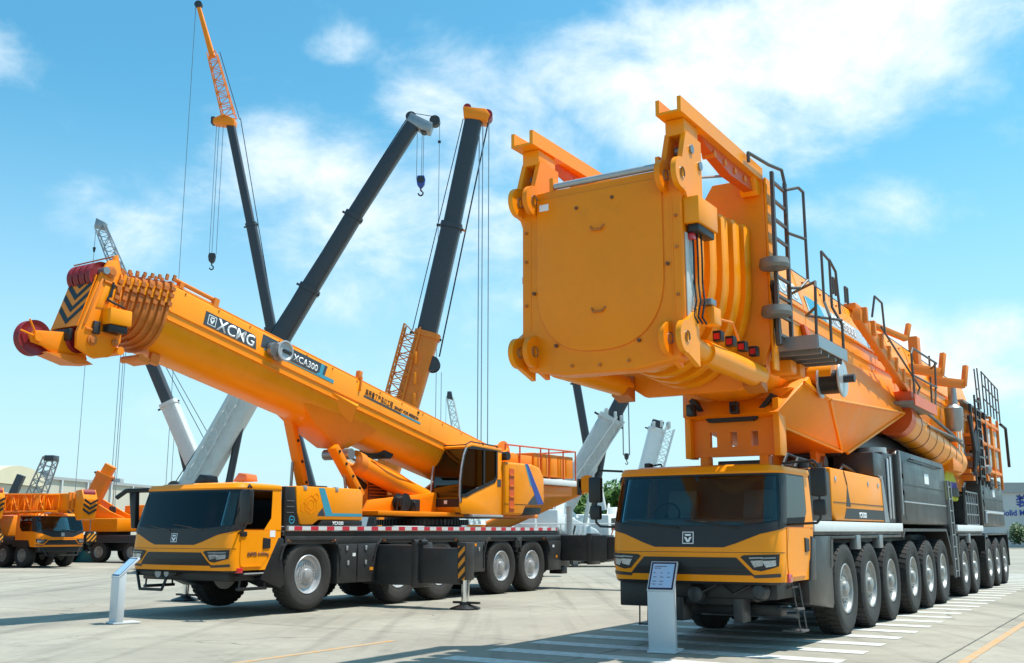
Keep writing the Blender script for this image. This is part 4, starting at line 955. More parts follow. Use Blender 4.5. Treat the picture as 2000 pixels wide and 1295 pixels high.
    for i in range(4):
        zb = .06 + .25 * i
        for sg in (1, -1):
            pts = [(0, zb), (sg * .355, zb + .30), (sg * .355, zb + .42), (0, zb + .12)]
            pts = [(a, min(b, fl_ - .01)) for a, b in pts]
            plate(pts if sg > 0 else pts[::-1], f1, (1, 0, 0), fu, .001, .006).build('chevron', 'black', fp, smooth=False)
    MB().box(-.30, .30, -5.52, -5.44, 5.06, 5.28).build('sheave_window', 'black', hd, bevel=.02)
    for (y_, z_, r_) in ((-4.85, 6.44, .11), (-5.15, 5.10, .10), (-4.66, 5.12, .07), (-4.68, 6.1, .05), (-4.9, 5.86, .04)):
        MB().lathe([(0, 0), (r_, 0), (r_, .03), (r_ * .6, .035), (r_ * .55, .06), (0, .06)], (.44, y_, z_), (1, 0, 0), 16).build('pin_cap', 'rust_orange', hd)
    for q0, q1 in (((-4.62, 6.45), (-4.60, 5.25)), ((-5.02, 6.30), (-5.34, 5.36)), ((-5.30, 5.30), (-4.62, 5.24)), ((-4.98, 6.25), (-4.64, 6.20))):
        MB().beam((.455, *q0), (.455, *q1), .045, .03, (1, 0, 0)).build('cheek_rib', 'oldorange', hd, bevel=.006)
    MB().prism([(-4.70, 6.15), (-4.95, 6.18), (-5.12, 5.72), (-4.75, 5.74)], 'x', .441, .452).build('cheek_plate_pad', 'yellow', hd, bevel=.004)
    def sheave(c, r, w, nm='sheave'):
        o = MB().lathe([(.06, -w), (r * .55, -w * .6), (r * .80, -w * .7), (r, -w), (r, -w * .8), (r * .88, 0), (r, w * .8), (r, w), (r * .80, w * .7), (r * .55, w * .6), (.06, w), (0, w)], c, (1, 0, 0), 32).build(nm, 'red', hd)
        return o
    for i in range(4): sheave((-.27 + .18 * i, -4.96, 6.36), .27, .07)
    for i in range(3): sheave((-.2 + .2 * i, -5.24, 5.12), .26, .07)
    MB().cyl((-.42, -4.98, 6.44), (.5, -4.98, 6.44), .07, n=14).build('sheave_pin', 'steel', hd)
    rail(hd, [[(-.40, -5.05, 6.64), (.42, -4.80, 6.76)]], .014, 'rust_orange', 'rope_retainer')
    MB().prism([(-4.80, 6.64), (-4.70, 6.82), (-4.58, 6.45)], 'x', .30, .42).build('retainer_bracket', 'orange', hd, bevel=.01)
    MB().box(.44, .70, -4.98, -4.50, 5.42, 5.72).build('cable_reel_box', 'yellow', hd, bevel=.02)
    MB().box(.46, .66, -4.95, -4.55, 5.28, 5.42).build('reel_outlet', 'black', hd, bevel=.02)
    MB().box(.44, .50, -5.16, -5.02, 5.22, 5.46).build('limit_switch', 'darkgrey', hd, bevel=.015)
    rail(hd, [[(.50, -4.78, 6.2), (.50, -4.92, 5.9), (.52, -4.8, 5.85), (.52, -4.55, 5.8)], [(.48, -4.8, 6.25), (.5, -4.85, 5.95)]], .022, 'hose', 'sensor_cable')
    # auxiliary tip sheave on its arm
    ar = MB()
    for x in (-.13, .13): ar.prism([(-5.0, 4.78), (-5.55, 4.72), (-5.92, 4.90), (-6.14, 4.94), (-6.20, 5.06), (-6.10, 5.16), (-5.5, 5.22), (-5.2, 5.2)], 'x', x - .025, x + .025)
    ar.build('tip_arm', 'orange', hd, bevel=.008)
    sheave((0, -6.03, 5.04), .32, .085, 'tip_sheave')
    MB().cyl((-.2, -6.05, 5.04), (.22, -6.05, 5.04), .08, n=14).build('sheave_pin', 'orange', hd)
    rail(hd, [[(.16, -6.05, 5.04), (.16, -6.22, 5.34)], [(.16, -6.05, 5.04), (.16, -6.38, 5.12)]], .018, 'orange', 'rope_guard')
    MB().hull([(x, y, z) for x in (-.2, .2) for y, z in ((-5.9, 4.80), (-5.3, 4.66), (-4.9, 4.70), (-5.2, 4.82))]).build('tip_shoe', 'oldorange', hd)
    MB().cyl((-.3, -4.55, 4.98), (.5, -4.55, 4.98), .08, n=14).build('head_pin', 'orange', hd)
    return T
left_crane()
# ------------------------------------------------------------------ big right crane
def right_crane():
    T = empty('heavy_crane', None, OR, -AX)
    tag(T, 'giant orange all-terrain crane with square boom head overhanging its cab, right side', 'crane')
    H = 1.30
    # ---- carrier
    MB().box(-.55, .55, -2.9, 20.9, .62, 1.58).build('chassis_frame', 'black', T, bevel=.02)
    for i, y in enumerate((.23, 1.93, 3.60, 5.65, 7.40, 9.10, 12.25, 13.95, 16.80, 18.50, 20.20)):
        MB().cyl((-.95, y, .74), (.95, y, .74), .15, n=14).build('axle', 'black', T)
        wheel(T, (1.085, y, .742), 'grey'); wheel(T, (-1.085, y, .742), 'grey', True)
    for (a, b) in ((-1.55, 4.75), (11.35, 15.75)):
        MB().box(-1.26, 1.26, a, b, 1.60, 1.79).build('deck', 'darkgrey', T, bevel=.012)
        for sg in (1, -1): MB().box(sg * 1.262, sg * 1.31, a, b, 1.66, 1.82).build('deck_edge', 'white', T, bevel=.01)
    for sg in (1, -1):
        # mudguards: sheet over each wheel group with brackets
        for (a, b) in ((-.62, 4.6), (11.4, 15.5), (16.0, 21.1)):
            MB().box(sg * .62, sg * 1.30, a, b, 1.545, 1.592).build('mudguard', 'gloss_black', T, bevel=.01)
            MB().prism([(a - .02, 1.54), (a + .10, 1.54), (a + .02, 1.10), (a - .10, 1.10)], 'x', sg * .9, sg * 1.30).build('mudguard_end', 'gloss_black', T)
        MB().prism([(4.75, 1.55), (4.95, 1.72), (9.75, 1.72), (10.2, 1.30), (10.35, .85), (10.30, .85), (10.05, 1.30), (9.70, 1.66), (5.0, 1.66), (4.82, 1.52)], 'x', sg * .8, sg * 1.30).build('mudguard', 'gloss_black', T)
        for y in (1.08, 2.76, 13.1):
            MB().box(sg * 1.18, sg * 1.315, y - .13, y + .13, 1.36, 1.60).build('mudguard_bracket', 'steel', T, bevel=.01)
        # front splash guard with the long flat panel beside the first wheel
        MB().prism([(-1.95, .62), (-.70, .48), (-.62, .55), (-.62, 1.595), (-1.52, 1.595), (-1.60, 1.2), (-1.95, .95)], 'x', sg * .75, sg * 1.295).build('splash_guard', 'gloss_black', T, bevel=.015)
        MB().prism([(-1.98, .95), (-1.70, .95), (-1.62, 1.55), (-1.80, 1.60)], 'x', sg * 1.10, sg * 1.34).build('air_intake', 'darkgrey', T, bevel=.02)
        # rear mudflap and skirts
        MB().box(sg * .7, sg * 1.31, 21.05, 21.12, .55, 1.60).build('mudflap', 'black', T)
        MB().prism([(10.25, 1.55), (11.35, 1.55), (11.35, .70), (11.1, .55), (10.7, .60), (10.35, .9)], 'x', sg * .85, sg * 1.29).build('side_locker', 'gloss_black', T, bevel=.02)
        st = empty('cab_steps', T)
        for y_, z_, x_ in ((-2.35, .86, 1.16), (-2.3, .55, 1.22), (-2.2, .24, 1.24)):
            MB().box(sg * (x_ - .25), sg * (x_ + .05), y_ - .16, y_ + .16, z_, z_ + .03).build('step', 'railgrey', st, bevel=.006)
        rail(st, [[(sg * 1.2, -2.46, .92), (sg * 1.26, -2.36, .24)], [(sg * 1.2, -2.14, .92), (sg * 1.26, -2.06, .24)]], .012, 'railgrey', 'step_hanger')
    # ---- cab
    c, S = carrier_cab(T, H, -3.38, .97, 2.60, 1.75)
    MB().box(-1.15, 1.15, -3.0, -1.9, .72, 1.0).build('cab_underframe', 'black', c, bevel=.03)
    MB().box(-1.22, -.75, -3.12, -3.0, .58, .95).build('splash_panel', 'black', c, bevel=.02)
    for x in (-.35, .55): MB().box(x - .07, x + .07, -2.95, -2.6, .38, .95).build('tow_bracket', 'darkgrey', c, bevel=.02)
    MB().lathe([(.05, 0), (.11, .02), (.13, .10), (.09, .16), (.04, .2), (0, .2)], (0, -3.2, .78), (0, 1, 0), 16).build('tow_coupling', 'darkgrey', c)
    MB().lathe([(.0, 0), (.09, .02), (.13, .12), (.11, .2), (0, .22)], (.95, -3.22, .84), (0, 1, 0), 16).build('air_horn', 'darkgrey', c)
    for x0_, x1_ in ((-.15, .3), (.35, .8)): MB().tube([(x0_, -3.1, .95), ((x0_ + x1_) / 2, -3.16, .80), (x1_, -3.1, .92)], .02).build('air_hose', 'hose', c)
    MB().box(-1.0, 1.0, -2.4, -2.1, .45, .62).build('suspension_arm', 'black', T, bevel=.03)
    for y_, z_ in ((-1.55, .42), (-.9, .32)): MB().box(-.8, .8, y_ - .08, y_ + .08, z_, z_ + .09).build('steering_rod', 'steel', T, bevel=.02)
    MB().box(1.24, 1.33, -3.0, -2.84, .96, 1.08).build('marker_lamp', 'redlamp', c, bevel=.01)
    mirror_arm(c, S, 1, -2.95, 2.62, .50); mirror_arm(c, S, -1, -2.95, 2.58, .38)
    bl = MB().lathe([(0, 0), (.10, .02), (.13, .12), (.10, .2), (0, .22)], (-1.18, -2.95, 2.42), (0, 1, 0), 14).build('round_mirror', 'black', c)
    MB().box(-1.2, -1.1, -2.2, -2.05, 2.62, 2.74).build('roof_camera', 'black', c, bevel=.02)
    rail(c, [[(-1.1, -2.1, 2.7), (-.95, -2.1, 2.72), (-.9, -2.1, 2.62)]], .014, 'black', 'camera_cable')
    # ---- engine hood
    MB().prism([(-1.45, 1.825), (-.26, 1.825), (-.30, 2.62), (-1.45, 2.62)], 'x', -1.24, 1.24).build('hood_front', 'black', T, bevel=.03)
    MB().prism([(-.255, 1.95), (.0, 1.835), (3.75, 1.835), (3.35, 2.62), (3.2, 2.68), (-.255, 2.70)], 'x', -1.25, 1.25).build('engine_hood', 'yellow', T, bevel=.04)
    MB().prism([(.45, 1.87), (3.50, 1.87), (3.42, 2.05), (.62, 2.05)], 'x', 1.2505, 1.256).build('hood_stripe', 'black', T, smooth=False)
    text('XCA3000', .13, 'decal_white', T, (1.257, 1.45, 1.90), (0, 1, 0), (0, 0, 1), bold=.003)
    MB().prism([(.62, 2.08), (.75, 2.45), (.92, 2.08)], 'x', 1.2505, 1.255).build('hood_mark', 'black', T, smooth=False)
    MB().beam((1.258, .55, 2.68), (1.258, .74, 2.44), .012, .01, (1, 0, 0)).build('hood_line', 'blackprint', T, smooth=False)
    MB().box(1.252, 1.258, -.2, 3.5, 2.13, 2.142).build('panel_gap', 'blackprint', T, smooth=False)
    for y in (-.05, 2.2, 3.0): MB().box(1.2, 1.265, y, y + .09, 2.48, 2.56).build('hood_latch', 'silver', T, bevel=.01)
    for y in (.3, .7, 1.1): MB().cyl((.6, y, 2.70), (.6, y, 2.86), .14, n=14).build('intake_cowl', 'black', T)
    rail(T, [[(1.0, -1.4, 2.64), (1.0, -1.2, 2.80), (1.0, -.4, 2.78), (1.0, -.1, 2.70)], [(.8, -1.4, 2.64), (.8, -1.1, 2.88), (.8, -.2, 2.82)], [(.9, 1.6, 2.7), (.9, 1.9, 2.86), (.9, 2.5, 2.8), (.9, 2.9, 2.72)]], .03, 'hose', 'hydraulic_hose')
    MB().prism([(3.42, 1.835), (3.80, 1.835), (3.45, 2.72), (3.32, 2.66)], 'x', 1.18, 1.262).build('hood_ladder', 'steel', T)
    # ---- black towers of the carrier
    MB().box(-1.2, 1.2, 3.85, 4.72, 1.83, 3.22).build('outrigger_tower', 'darkgrey', T, bevel=.03)
    MB().box(.45, 1.22, 2.95, 3.82, 2.70, 3.16).build('tower_head', 'darkgrey', T, bevel=.03)
    MB().box(1.205, 1.235, 4.05, 4.18, 1.9, 3.1).build('tower_pipe', 'silver', T, bevel=.012)
    MB().box(1.205, 1.235, 4.32, 4.42, 1.9, 3.15).build('tower_pipe', 'silver', T, bevel=.012)
    MB().cyl((.9, 4.2, 3.2), (.9, 4.2, 3.32), .3, n=20).build('tower_cap', 'silver', T)
    def tower(y0, y1, zt, nm):
        t = MB().prism([(y0, 1.80), (y1, 1.80), (y1 + .05, 2.2), (y1 - .05, zt - .10), (y1 - .25, zt), (y0 + .12, zt + .02), (y0 - .02, zt - .1)], 'x', -1.27, 1.27).build(nm, 'gloss_black', T, bevel=.05, seg=3)
        MB().box(1.271, 1.279, y0 + .15, y1 - .1, 2.62, 2.645).build('panel_gap', 'black', t, smooth=False)
        MB().box(1.271, 1.30, y0 + .3, y1 - .3, 2.25, 2.28).build('ledge', 'silver', t, bevel=.008)
        MB().box(1.271, 1.277, y0 + .45, y0 + .47, 1.9, 3.1).build('panel_gap', 'black', t, smooth=False)
        for y, z in ((y0 + .25, 2.5), (y0 + .35, 2.75), (y0 + .35, 2.4)): MB().box(1.271, 1.295, y, y + .12, z, z + .10).build('latch', 'black', t, bevel=.01)
        rail(t, [[(1.28, y0 + 1.2, zt - .12), (1.34, y0 + 1.2, zt - .14), (1.34, y1 - .9, zt - .16), (1.28, y1 - .9, zt - .16)]], .02, 'black', 'grab_rail')
        MB().box(1.271, 1.276, (y0 + y1) / 2, (y0 + y1) / 2 + .5, 2.72, 2.95).build('notice_sticker', 'decal_white', t, smooth=False)
        return t
    t1 = tower(4.85, 10.30, 3.32, 'slew_tower'); MB().box(1.271, 1.30, 4.95, 5.0, 2.0, 3.3).build('door_edge', 'silver', t1)
    t2 = tower(16.2, 21.0, 3.30, 'rear_tower'); MB().lathe([(.09, 0), (.14, .03), (.05, .05), (0, .05)], (1.27, 18.4, 3.05), (1, 0, 0), 16).build('filler_cap', 'black', t2)
    rail(t2, [[(1.30, 16.5, 1.9), (1.30, 16.6, 2.2), (1.30, 17.2, 2.22), (1.30, 20.4, 2.22)]], .035, 'silver', 'bumper_rail')
    # gap between the towers: winch bag, ladder, cage
    MB().box(-.9, 1.0, 10.5, 12.6, 1.80, 2.45).build('winch_base', 'black', T, bevel=.03)
    bag = MB().hull([(x, y, z) for x in (-.6, 1.1) for y, z in ((11.2, 2.46), (13.2, 2.46), (13.0, 3.05), (12.4, 3.35), (11.7, 3.35), (11.3, 3.0))]).build('winch_cover', 'green_bag', T, bevel=.06, seg=3)
    MB().box(1.101, 1.11, 11.4, 13.0, 2.75, 2.95).build('cover_band', 'purple', bag, smooth=False)
    ladder(T, (1.32, 10.62, .55), (1.30, 10.50, 2.9), (0, 1, 0), .42, 8, 'steel')
    cg = MB().box(.4, 1.24, 13.4, 15.6, 1.80, 1.86).build('rope_cage', 'steel', T)
    for i in range(6): MB().box(1.22, 1.25, 13.4 + .43 * i, 13.44 + .43 * i, 1.86, 2.75).build('cage_bar', 'steel', cg, smooth=False)
    for z in (2.1, 2.4, 2.72): MB().box(1.215, 1.24, 13.4, 15.6, z, z + .04).build('cage_bar', 'steel', cg, smooth=False)
    MB().box(.3, 1.18, 13.5, 15.5, 1.87, 2.65).build('rope_drum_box', 'black', T, bevel=.03)
    rail(T, [[(1.28, 12.7, 1.83), (1.30, 12.7, 2.8), (1.28, 13.2, 2.95), (1.2, 13.3, 2.2)]], .03, 'hose', 'hydraulic_hose')
    # ---- boom rest behind the cab
    br = MB().box(-.75, .75, -1.30, -1.20, 2.86, 3.02).box(-.75, -.41, -1.30, -1.20, 3.02, 3.26).box(-.29, -.06, -1.30, -1.20, 3.02, 3.26).box(.06, .29, -1.30, -1.20, 3.02, 3.26).box(.41, .75, -1.30, -1.20, 3.02, 3.26)
    br.prism([(-.75, 3.26), (.75, 3.26), (.75, 3.78), (.64, 3.78), (.36, 3.44), (-.36, 3.44), (-.64, 3.78), (-.75, 3.78)], 'y', -1.30, -1.20)
    br = br.build('boom_rest', 'orange', T)
    MB().box(-.80, -.70, -1.42, -1.08, 2.84, 3.76).build('rest_rib', 'yellow', br, bevel=.008); MB().box(.70, .80, -1.42, -1.08, 2.84, 3.76).build('rest_rib', 'yellow', br, bevel=.008)
    pd = MB()
    for p, q in (((-.70, 3.82), (-.37, 3.45)), ((-.37, 3.455), (.37, 3.455)), ((.37, 3.45), (.70, 3.82))): pd.beam((p[0], -1.28, p[1]), (q[0], -1.28, q[1]), .22, .075, (0, 0, 1))
    pd.build('rest_pad', 'hose', br)
    for x in (-.5, .5):
        MB().box(x - .07, x + .07, -1.36, -1.14, 2.60, 2.86).build('rest_leg', 'orange', br, bevel=.01)
    MB().box(-.6, .6, -1.33, -1.17, 2.62, 2.70).build('rest_beam', 'orange', br, bevel=.01)
    MB().box(-.35, .45, -1.15, -1.02, 2.62, 2.80).build('rest_motor', 'darkgrey', br, bevel=.02)
    for x in (-.62, .12):
        l = MB().box(x - .07, x + .07, -1.62, -1.48, 3.52, 3.72).build('work_lamp', 'black', T, bevel=.02)
        MB().box(x - .05, x + .05, -1.626, -1.62, 3.55, 3.66).build('lamp_lens', 'lens', l)
    # ---- main boom, lying level
    M = Matrix.Translation((0, 0, 6.1))
    SL = (.20, .79)
    bo = boom_loft(M, [(-2.95, 1.02, 2.34, 0), (6.0, 1.02, 2.34, 0), (17.5, 1.0, 2.2, 0)], SL).build('boom', 'yellow', T, ang=40)
    for s_w in (-.4, 1.2, 4.6, 6.4, 8.6, 10.8):
        boom_loft(M, [(s_w - .01, 1.025, 2.35, .005), (s_w + .01, 1.025, 2.35, .005)], SL).build('weld_seam', 'yellow', bo)
    for k in range(12): MB().cyl((.92, -2.4 + 1.1 * k, 5.86), (.955, -2.4 + 1.1 * k, 5.868), .02, n=8).build('bolt', 'rust_orange', bo)
    for sg in (1, -1):
        MB(M).box(sg * 1.01, sg * 1.05, -2.9, 17.3, -.80, -.77).build('boom_rib', 'yellow', bo, smooth=False)
        MB(M).box(sg * 1.01, sg * 1.04, -2.9, 17.3, -1.06, -1.035).build('boom_rib', 'yellow', bo, smooth=False)
        MB(M).box(sg * .72, sg * .77, -2.9, 17.3, -.01, .03).build('boom_rib', 'darkgrey', bo, smooth=False)
    for i in range(6):
        s0 = -3.26 - .41 * i; w = 1.05 - .022 * i; Hh = 2.38 - .06 * i; t = .02 - .03 * i
        boom_loft(M, [(s0 - .14, w - .02, Hh - .03, t - .015), (s0 - .09, w, Hh, t), (s0 + .06, w, Hh, t), (s0 + .10, w - .02, Hh - .03, t - .015)], None, 2.0, .38).build('boom_collar', 'yellow', bo)
        boom_loft(M, [(s0 - .42, w - .20, Hh - .34, t - .16), (s0 - .08, w - .20, Hh - .34, t - .16)], None, 2.0, .38).build('boom_section', 'oldorange', bo)  # darker orange paints shade into the recesses between the collars
        if i < 4:
            l = MB().box(w - .02, w + .10, s0 - .16, s0 - .02, 4.12 + .01 * i, 4.26 + .01 * i).build('marker_lamp', 'hose', bo, bevel=.01)
            MB().box(w + .0, w + .08, s0 - .172, s0 - .16, 4.14 + .01 * i, 4.22 + .01 * i).build('lamp_lens', 'redlamp', l)
    mp = MB().prism([(-1.24, 6.86), (-.46, 6.86), (-.28, 6.58), (.28, 6.58), (.46, 6.86), (1.24, 6.86), (1.26, 6.70), (1.26, 4.35), (1.10, 3.92), (.74, 3.68), (-.74, 3.68), (-1.10, 3.92), (-1.26, 4.35), (-1.26, 6.70)], 'y', -3.10, -2.96).build('boom_bulkhead', 'orange', bo, bevel=.02)
    for sg in (1, -1):
        MB().box(sg * 1.262, sg * 1.30, -3.10, -2.86, 3.95, 6.84).build('bulkhead_flange', 'yellow', mp, bevel=.01)
        MB().prism([(-2.955, 6.80), (-2.2, 6.2), (-2.955, 6.2)], 'x', sg * .9, sg * .95).build('bulkhead_gusset', 'yellow', mp)
    # cylinder gusset: faceted hull under the boom
    MB().hull([(sg * x, y, z) for sg in (1, -1) for x, y, z in ((1.06, -.85, 4.05), (1.22, .1, 3.86), (1.26, 5.9, 4.18), (1.10, 6.1, 4.40), (.86, 2.05, 3.12), (.86, 2.45, 3.12), (.80, -1.5, 3.52), (.70, -.9, 3.34), (.6, 5.6, 3.75), (1.03, 1.0, 4.75), (1.03, 5.9, 4.95))]).build('cylinder_gusset', 'orange', bo, bevel=.025)
    for p, q in (((1.23, .1, 3.86), (1.27, 5.9, 4.18)), ((1.22, .1, 3.85), (.87, 2.05, 3.11)), ((.87, 2.45, 3.11), (1.27, 5.9, 4.17)), ((1.22, .1, 3.86), (1.07, -.85, 4.05)), ((.87, 2.05, 3.11), (.70, -.9, 3.335))):
        MB().cyl(p, q, .028, n=8).build('edge_bead', 'yellow', bo)
    MB().hull([(sg * x, y, z) for sg in (1, -1) for x, y, z in ((.62, 2.9, 3.75), (.62, 2.9, 3.10), (.70, 11.5, 3.75), (.70, 11.5, 2.50), (.66, 4.4, 2.80))]).build('cylinder_housing', 'bgdark', T, bevel=.05)
    MB().hull([(sg * x, y, z) for sg in (1, -1) for x, y, z in ((.95, -1.16, 3.95), (.95, -.5, 3.95), (.40, -1.16, 3.50), (.40, -.6, 3.50), (.72, -1.16, 3.82))]).build('rest_block', 'orange', bo, bevel=.02)
    for sg in (1, -1):
        MB().prism([(1.9, 3.2), (2.6, 3.2), (2.55, 2.85), (2.25, 2.72), (2.0, 2.85)], 'x', sg * .30, sg * .42).build('cylinder_lug', 'orange', bo, bevel=.02)
    MB().cyl((0, 2.25, 2.95), (0, 8.6, 2.35), .30, n=24).build('lift_cylinder', 'darkgrey', T)
    MB().cyl((-.5, 2.3, 2.92), (.5, 2.3, 2.92), .14, n=18).build('cylinder_pin', 'steel', T)
    # decals
    su = Vector((-.19, 0, .76)).normalized(); sn = Vector((0, 1, 0)).cross(su)
    def sp(y, z, d=0.0): return Vector((1.02, y, 5.31)) + su * ((z - 5.31) / su.z) + sn * d
    def dec(poly, nm, m, d=.003, t=.004): return plate([(y, (z - 5.31) / su.z) for y, z in poly], sp(0, 5.31, d), (0, 1, 0), su, 0, t).build(nm, m, bo, smooth=False)
    dec([(-2.2, 5.42), (-.45, 5.42), (-.55, 5.72), (-2.2, 5.72)], 'logo_panel', 'decal_grey')
    text('XCMG', .40, 'decal_white', bo, sp(-1.95, 5.46, .009), (0, 1, 0), su, bold=.006, shear=.10, sx=1.1)
    dec([(-.15, 5.36), (4.3, 5.36), (4.3, 5.66), (-.15, 5.66)], 'name_panel', 'decal_grey')
    dec([(.0, 5.36), (1.0, 5.36), (.75, 5.66), (-.1, 5.66)], 'name_flash', 'decal_teal', .006)
    dec([(-.15, 5.33), (4.6, 5.33), (4.6, 5.355), (-.15, 5.355)], 'name_line', 'decal_teal')
    text('XCA3000', .30, 'decal_white', bo, sp(1.35, 5.42, .012), (0, 1, 0), su, bold=.004, sx=1.5)
    # ---- boom head block
    hd = empty('boom_head', T)
    face = [(-1.15, 5.95), (-.98, 6.14), (.98, 6.14), (1.15, 5.95), (1.15, 3.92), (1.05, 3.72), (.5, 3.63), (-.5, 3.63), (-1.05, 3.72), (-1.15, 3.92)]
    MB().prism(face, 'y', -6.05, -5.70).build('head_block', 'orange', hd, bevel=.03, seg=3)
    cov = [(-.90, 6.02), (.90, 6.02)] + [(.90 * math.cos(a) if True else 0, 4.86 - .95 * abs(math.sin(a)) ** .9) for a in [PI * i / 22 for i in range(23)]]
    cov = [(x, z) for x, z in [(-.90, 6.02), (.90, 6.02)]] + [(.90 * math.copysign(abs(math.cos(a)) ** .8, math.cos(a)), 4.86 - .95 * max(0.0, math.sin(a)) ** .8) for a in [PI * i / 26 for i in range(27)]]
    MB().prism([(x * 1.012, 4.95 + (z - 4.95) * 1.010) for x, z in cov], 'y', -6.054, -6.02).build('cover_gap', 'oldorange', hd, smooth=False)
    cp = MB().prism(cov, 'y', -6.075, -6.03).build('cover_plate', 'orange', hd, bevel=.006)
    for x, z in ((-.30, 5.82), (.22, 5.88), (-.95, 4.75), (.96, 4.90), (-.62, 4.02), (.55, 3.98)):
        MB().cyl((x, -6.09, z), (x, -6.06, z), .024, n=10).build('bolt', 'brownpanel', cp)
    for z in (5.50, 4.42):
        rail(cp, [[(-.10, -6.07, z + .04), (-.06, -6.11, z - .02), (.06, -6.11, z - .02), (.10, -6.07, z + .04)]], .014, 'rust_orange', 'lifting_hook')
    for x in (-1.02, 1.02):
        MB().box(x - .012, x + .012, -6.056, -6.04, 4.25, 5.75).build('weld_seam', 'orange', hd, smooth=False)
    for x, z in ((-1.08, 5.6), (-1.08, 5.2), (-1.08, 4.6), (1.08, 5.5), (1.08, 5.1), (1.08, 4.5), (-.4, 3.74), (.0, 3.72), (.4, 3.74)):
        MB().cyl((x, -6.075, z), (x, -6.045, z), .022, n=6).build('bolt', 'rust_orange', hd)
    MB().box(-.86, -.72, -6.079, -6.0745, 5.86, 5.95).build('notice_sticker', 'decal_white', cp, smooth=False)
    tb = MB().cyl((-.66, -6.0, 6.20), (.80, -6.0, 6.20), .045, n=14).build('top_roller', 'silver', hd)
    for x in (-.70, .84): MB().box(x - .03, x + .03, -6.04, -5.9, 6.12, 6.32).build('roller_bracket', 'orange', tb, bevel=.01)
    def ring_lug(x, y, z, r, tx, nm, m='yellow', par=hd, foot=None):
        """flat lug in the vertical fore-aft plane: round end with a bored eye, tail running back to the block"""
        n = 22; a0 = -2.2; pts = []
        o = MB()
        outer = [(y + r * math.cos(2 * PI * i / n), z + r * math.sin(2 * PI * i / n)) for i in range(n)]
        inner = [(y + r * .36 * math.cos(2 * PI * i / n), z + r * .36 * math.sin(2 * PI * i / n)) for i in range(n)]
        vs = [(xx, *p) for xx in (x - tx / 2, x + tx / 2) for P in (outer, inner) for p in P]
        fs = []
        for i in range(n):
            j = (i + 1) % n
            fs += [(i, j, n + j, n + i), (2 * n + j, 2 * n + i, 3 * n + i, 3 * n + j), (j, i, 2 * n + i, 2 * n + j), (n + i, n + j, 3 * n + j, 3 * n + i)]
        o.add(vs, fs)
        o = o.build(nm, m, par, ang=40)
        if foot: MB().prism(foot, 'x', x - tx / 2 + .002, x + tx / 2 - .002).build('lug_web', m, par)
        MB().cyl((x - tx * .7, y, z), (x + tx * .7, y, z), r * .355, n=16, cap=False).build('bush', 'steel', o)
        return o
    for sg in (1, -1):
        for x in (1.17, .95):
            ring_lug(sg * x, -6.12, 3.96, .20, .07, 'lower_lug', 'yellow' if x > 1 else 'orange', foot=[(-6.10, 4.155), (-5.72, 4.40), (-5.72, 3.64), (-6.10, 3.765)])
            ring_lug(sg * x, -6.12, 6.02, .20, .07, 'upper_lug', 'yellow' if x > 1 else 'orange', foot=[(-6.10, 6.215), (-5.95, 6.62), (-5.45, 6.62), (-5.45, 5.55), (-5.72, 5.40), (-6.0, 5.80), (-6.10, 5.825)])
        # post that carries the guide channel
        MB().box(sg * .93, sg * 1.19, -5.97, -5.50, 6.58, 6.80).build('channel_post', 'yellow', hd, bevel=.02)
        for y, z in ((-5.80, 6.42), (-5.52, 6.28)): MB().cyl((sg * 1.0, y, z), (sg * 1.225, y, z), .06, n=14).build('post_pin', 'steel', hd)
        ch = MB().box(sg * .90, sg * 1.24, -6.18, -3.05, 6.80, 6.83).box(sg * .90, sg * .95, -6.18, -3.05, 6.83, 7.00).box(sg * 1.19, sg * 1.24, -6.18, -3.05, 6.83, 7.00)
        ch = ch.build('guide_channel', 'yellow', hd)
        MB().prism([(-5.3, 6.80), (-3.1, 6.80), (-3.1, 6.62), (-4.2, 6.58), (-5.1, 6.72)], 'x', sg * 1.0, sg * 1.14).build('channel_web', 'redpanel', ch)
        for y in (-4.8, -4.4, -4.0, -3.6): MB().cyl((sg * .98, y, 6.69), (sg * 1.16, y, 6.69), .05, n=12).build('web_boss', 'oldorange', ch)
        MB().prism([(-3.35, 6.83), (-3.02, 6.83), (-3.02, 6.60), (-3.2, 6.55)], 'x', sg * .94, sg * 1.20).build('channel_foot', 'yellow', ch, bevel=.01)
        # stabilising cylinders along the lower corners
        rc = MB().cyl((sg * 1.06, -6.0, 3.96), (sg * 1.06, -5.2, 3.90), .13, n=18).build('pin_block', 'yellow', hd)
        MB().cyl((sg * 1.06, -5.25, 3.90), (sg * 1.06, -3.15, 3.86), .165, n=24).build('locking_cylinder', 'yellow', hd)
        MB().prism([(-3.36, 3.70), (-3.11, 3.62), (-3.11, 4.02), (-3.36, 3.80)], 'x', sg * .90, sg * 1.18).build('cylinder_shelf', 'rust_orange', hd)
    # junction box and cables on the near side of the head
    jb = MB().box(1.152, 1.36, -6.0, -5.35, 5.40, 5.74).build('junction_box', 'yellow', hd, bevel=.015)
    MB().box(1.18, 1.33, -5.95, -5.4, 5.30, 5.40).build('cable_gland', 'black', jb, bevel=.02)
    cb = MB()
    for k in range(3):
        x = 1.20 + .03 * k; y = -5.82 + .06 * k
        cb.tube([(x, y, 5.32), (x + .02, y - .04, 5.0), (x - .02, y + .05, 4.7), (x + .02, y, 4.45), (x, y - .05, 4.25), (x + .01, y + .06, 4.18)], .013, 6)
    cb.build('sensor_cable', 'hose', hd)
    MB().box(1.152, 1.168, -5.98, -5.74, 4.2, 5.3).build('cable_tray', 'offwhite', hd, bevel=.005)
    MB().box(1.16, 1.34, -5.55, -5.30, 4.20, 4.42).build('valve_box', 'yellow', hd, bevel=.015)
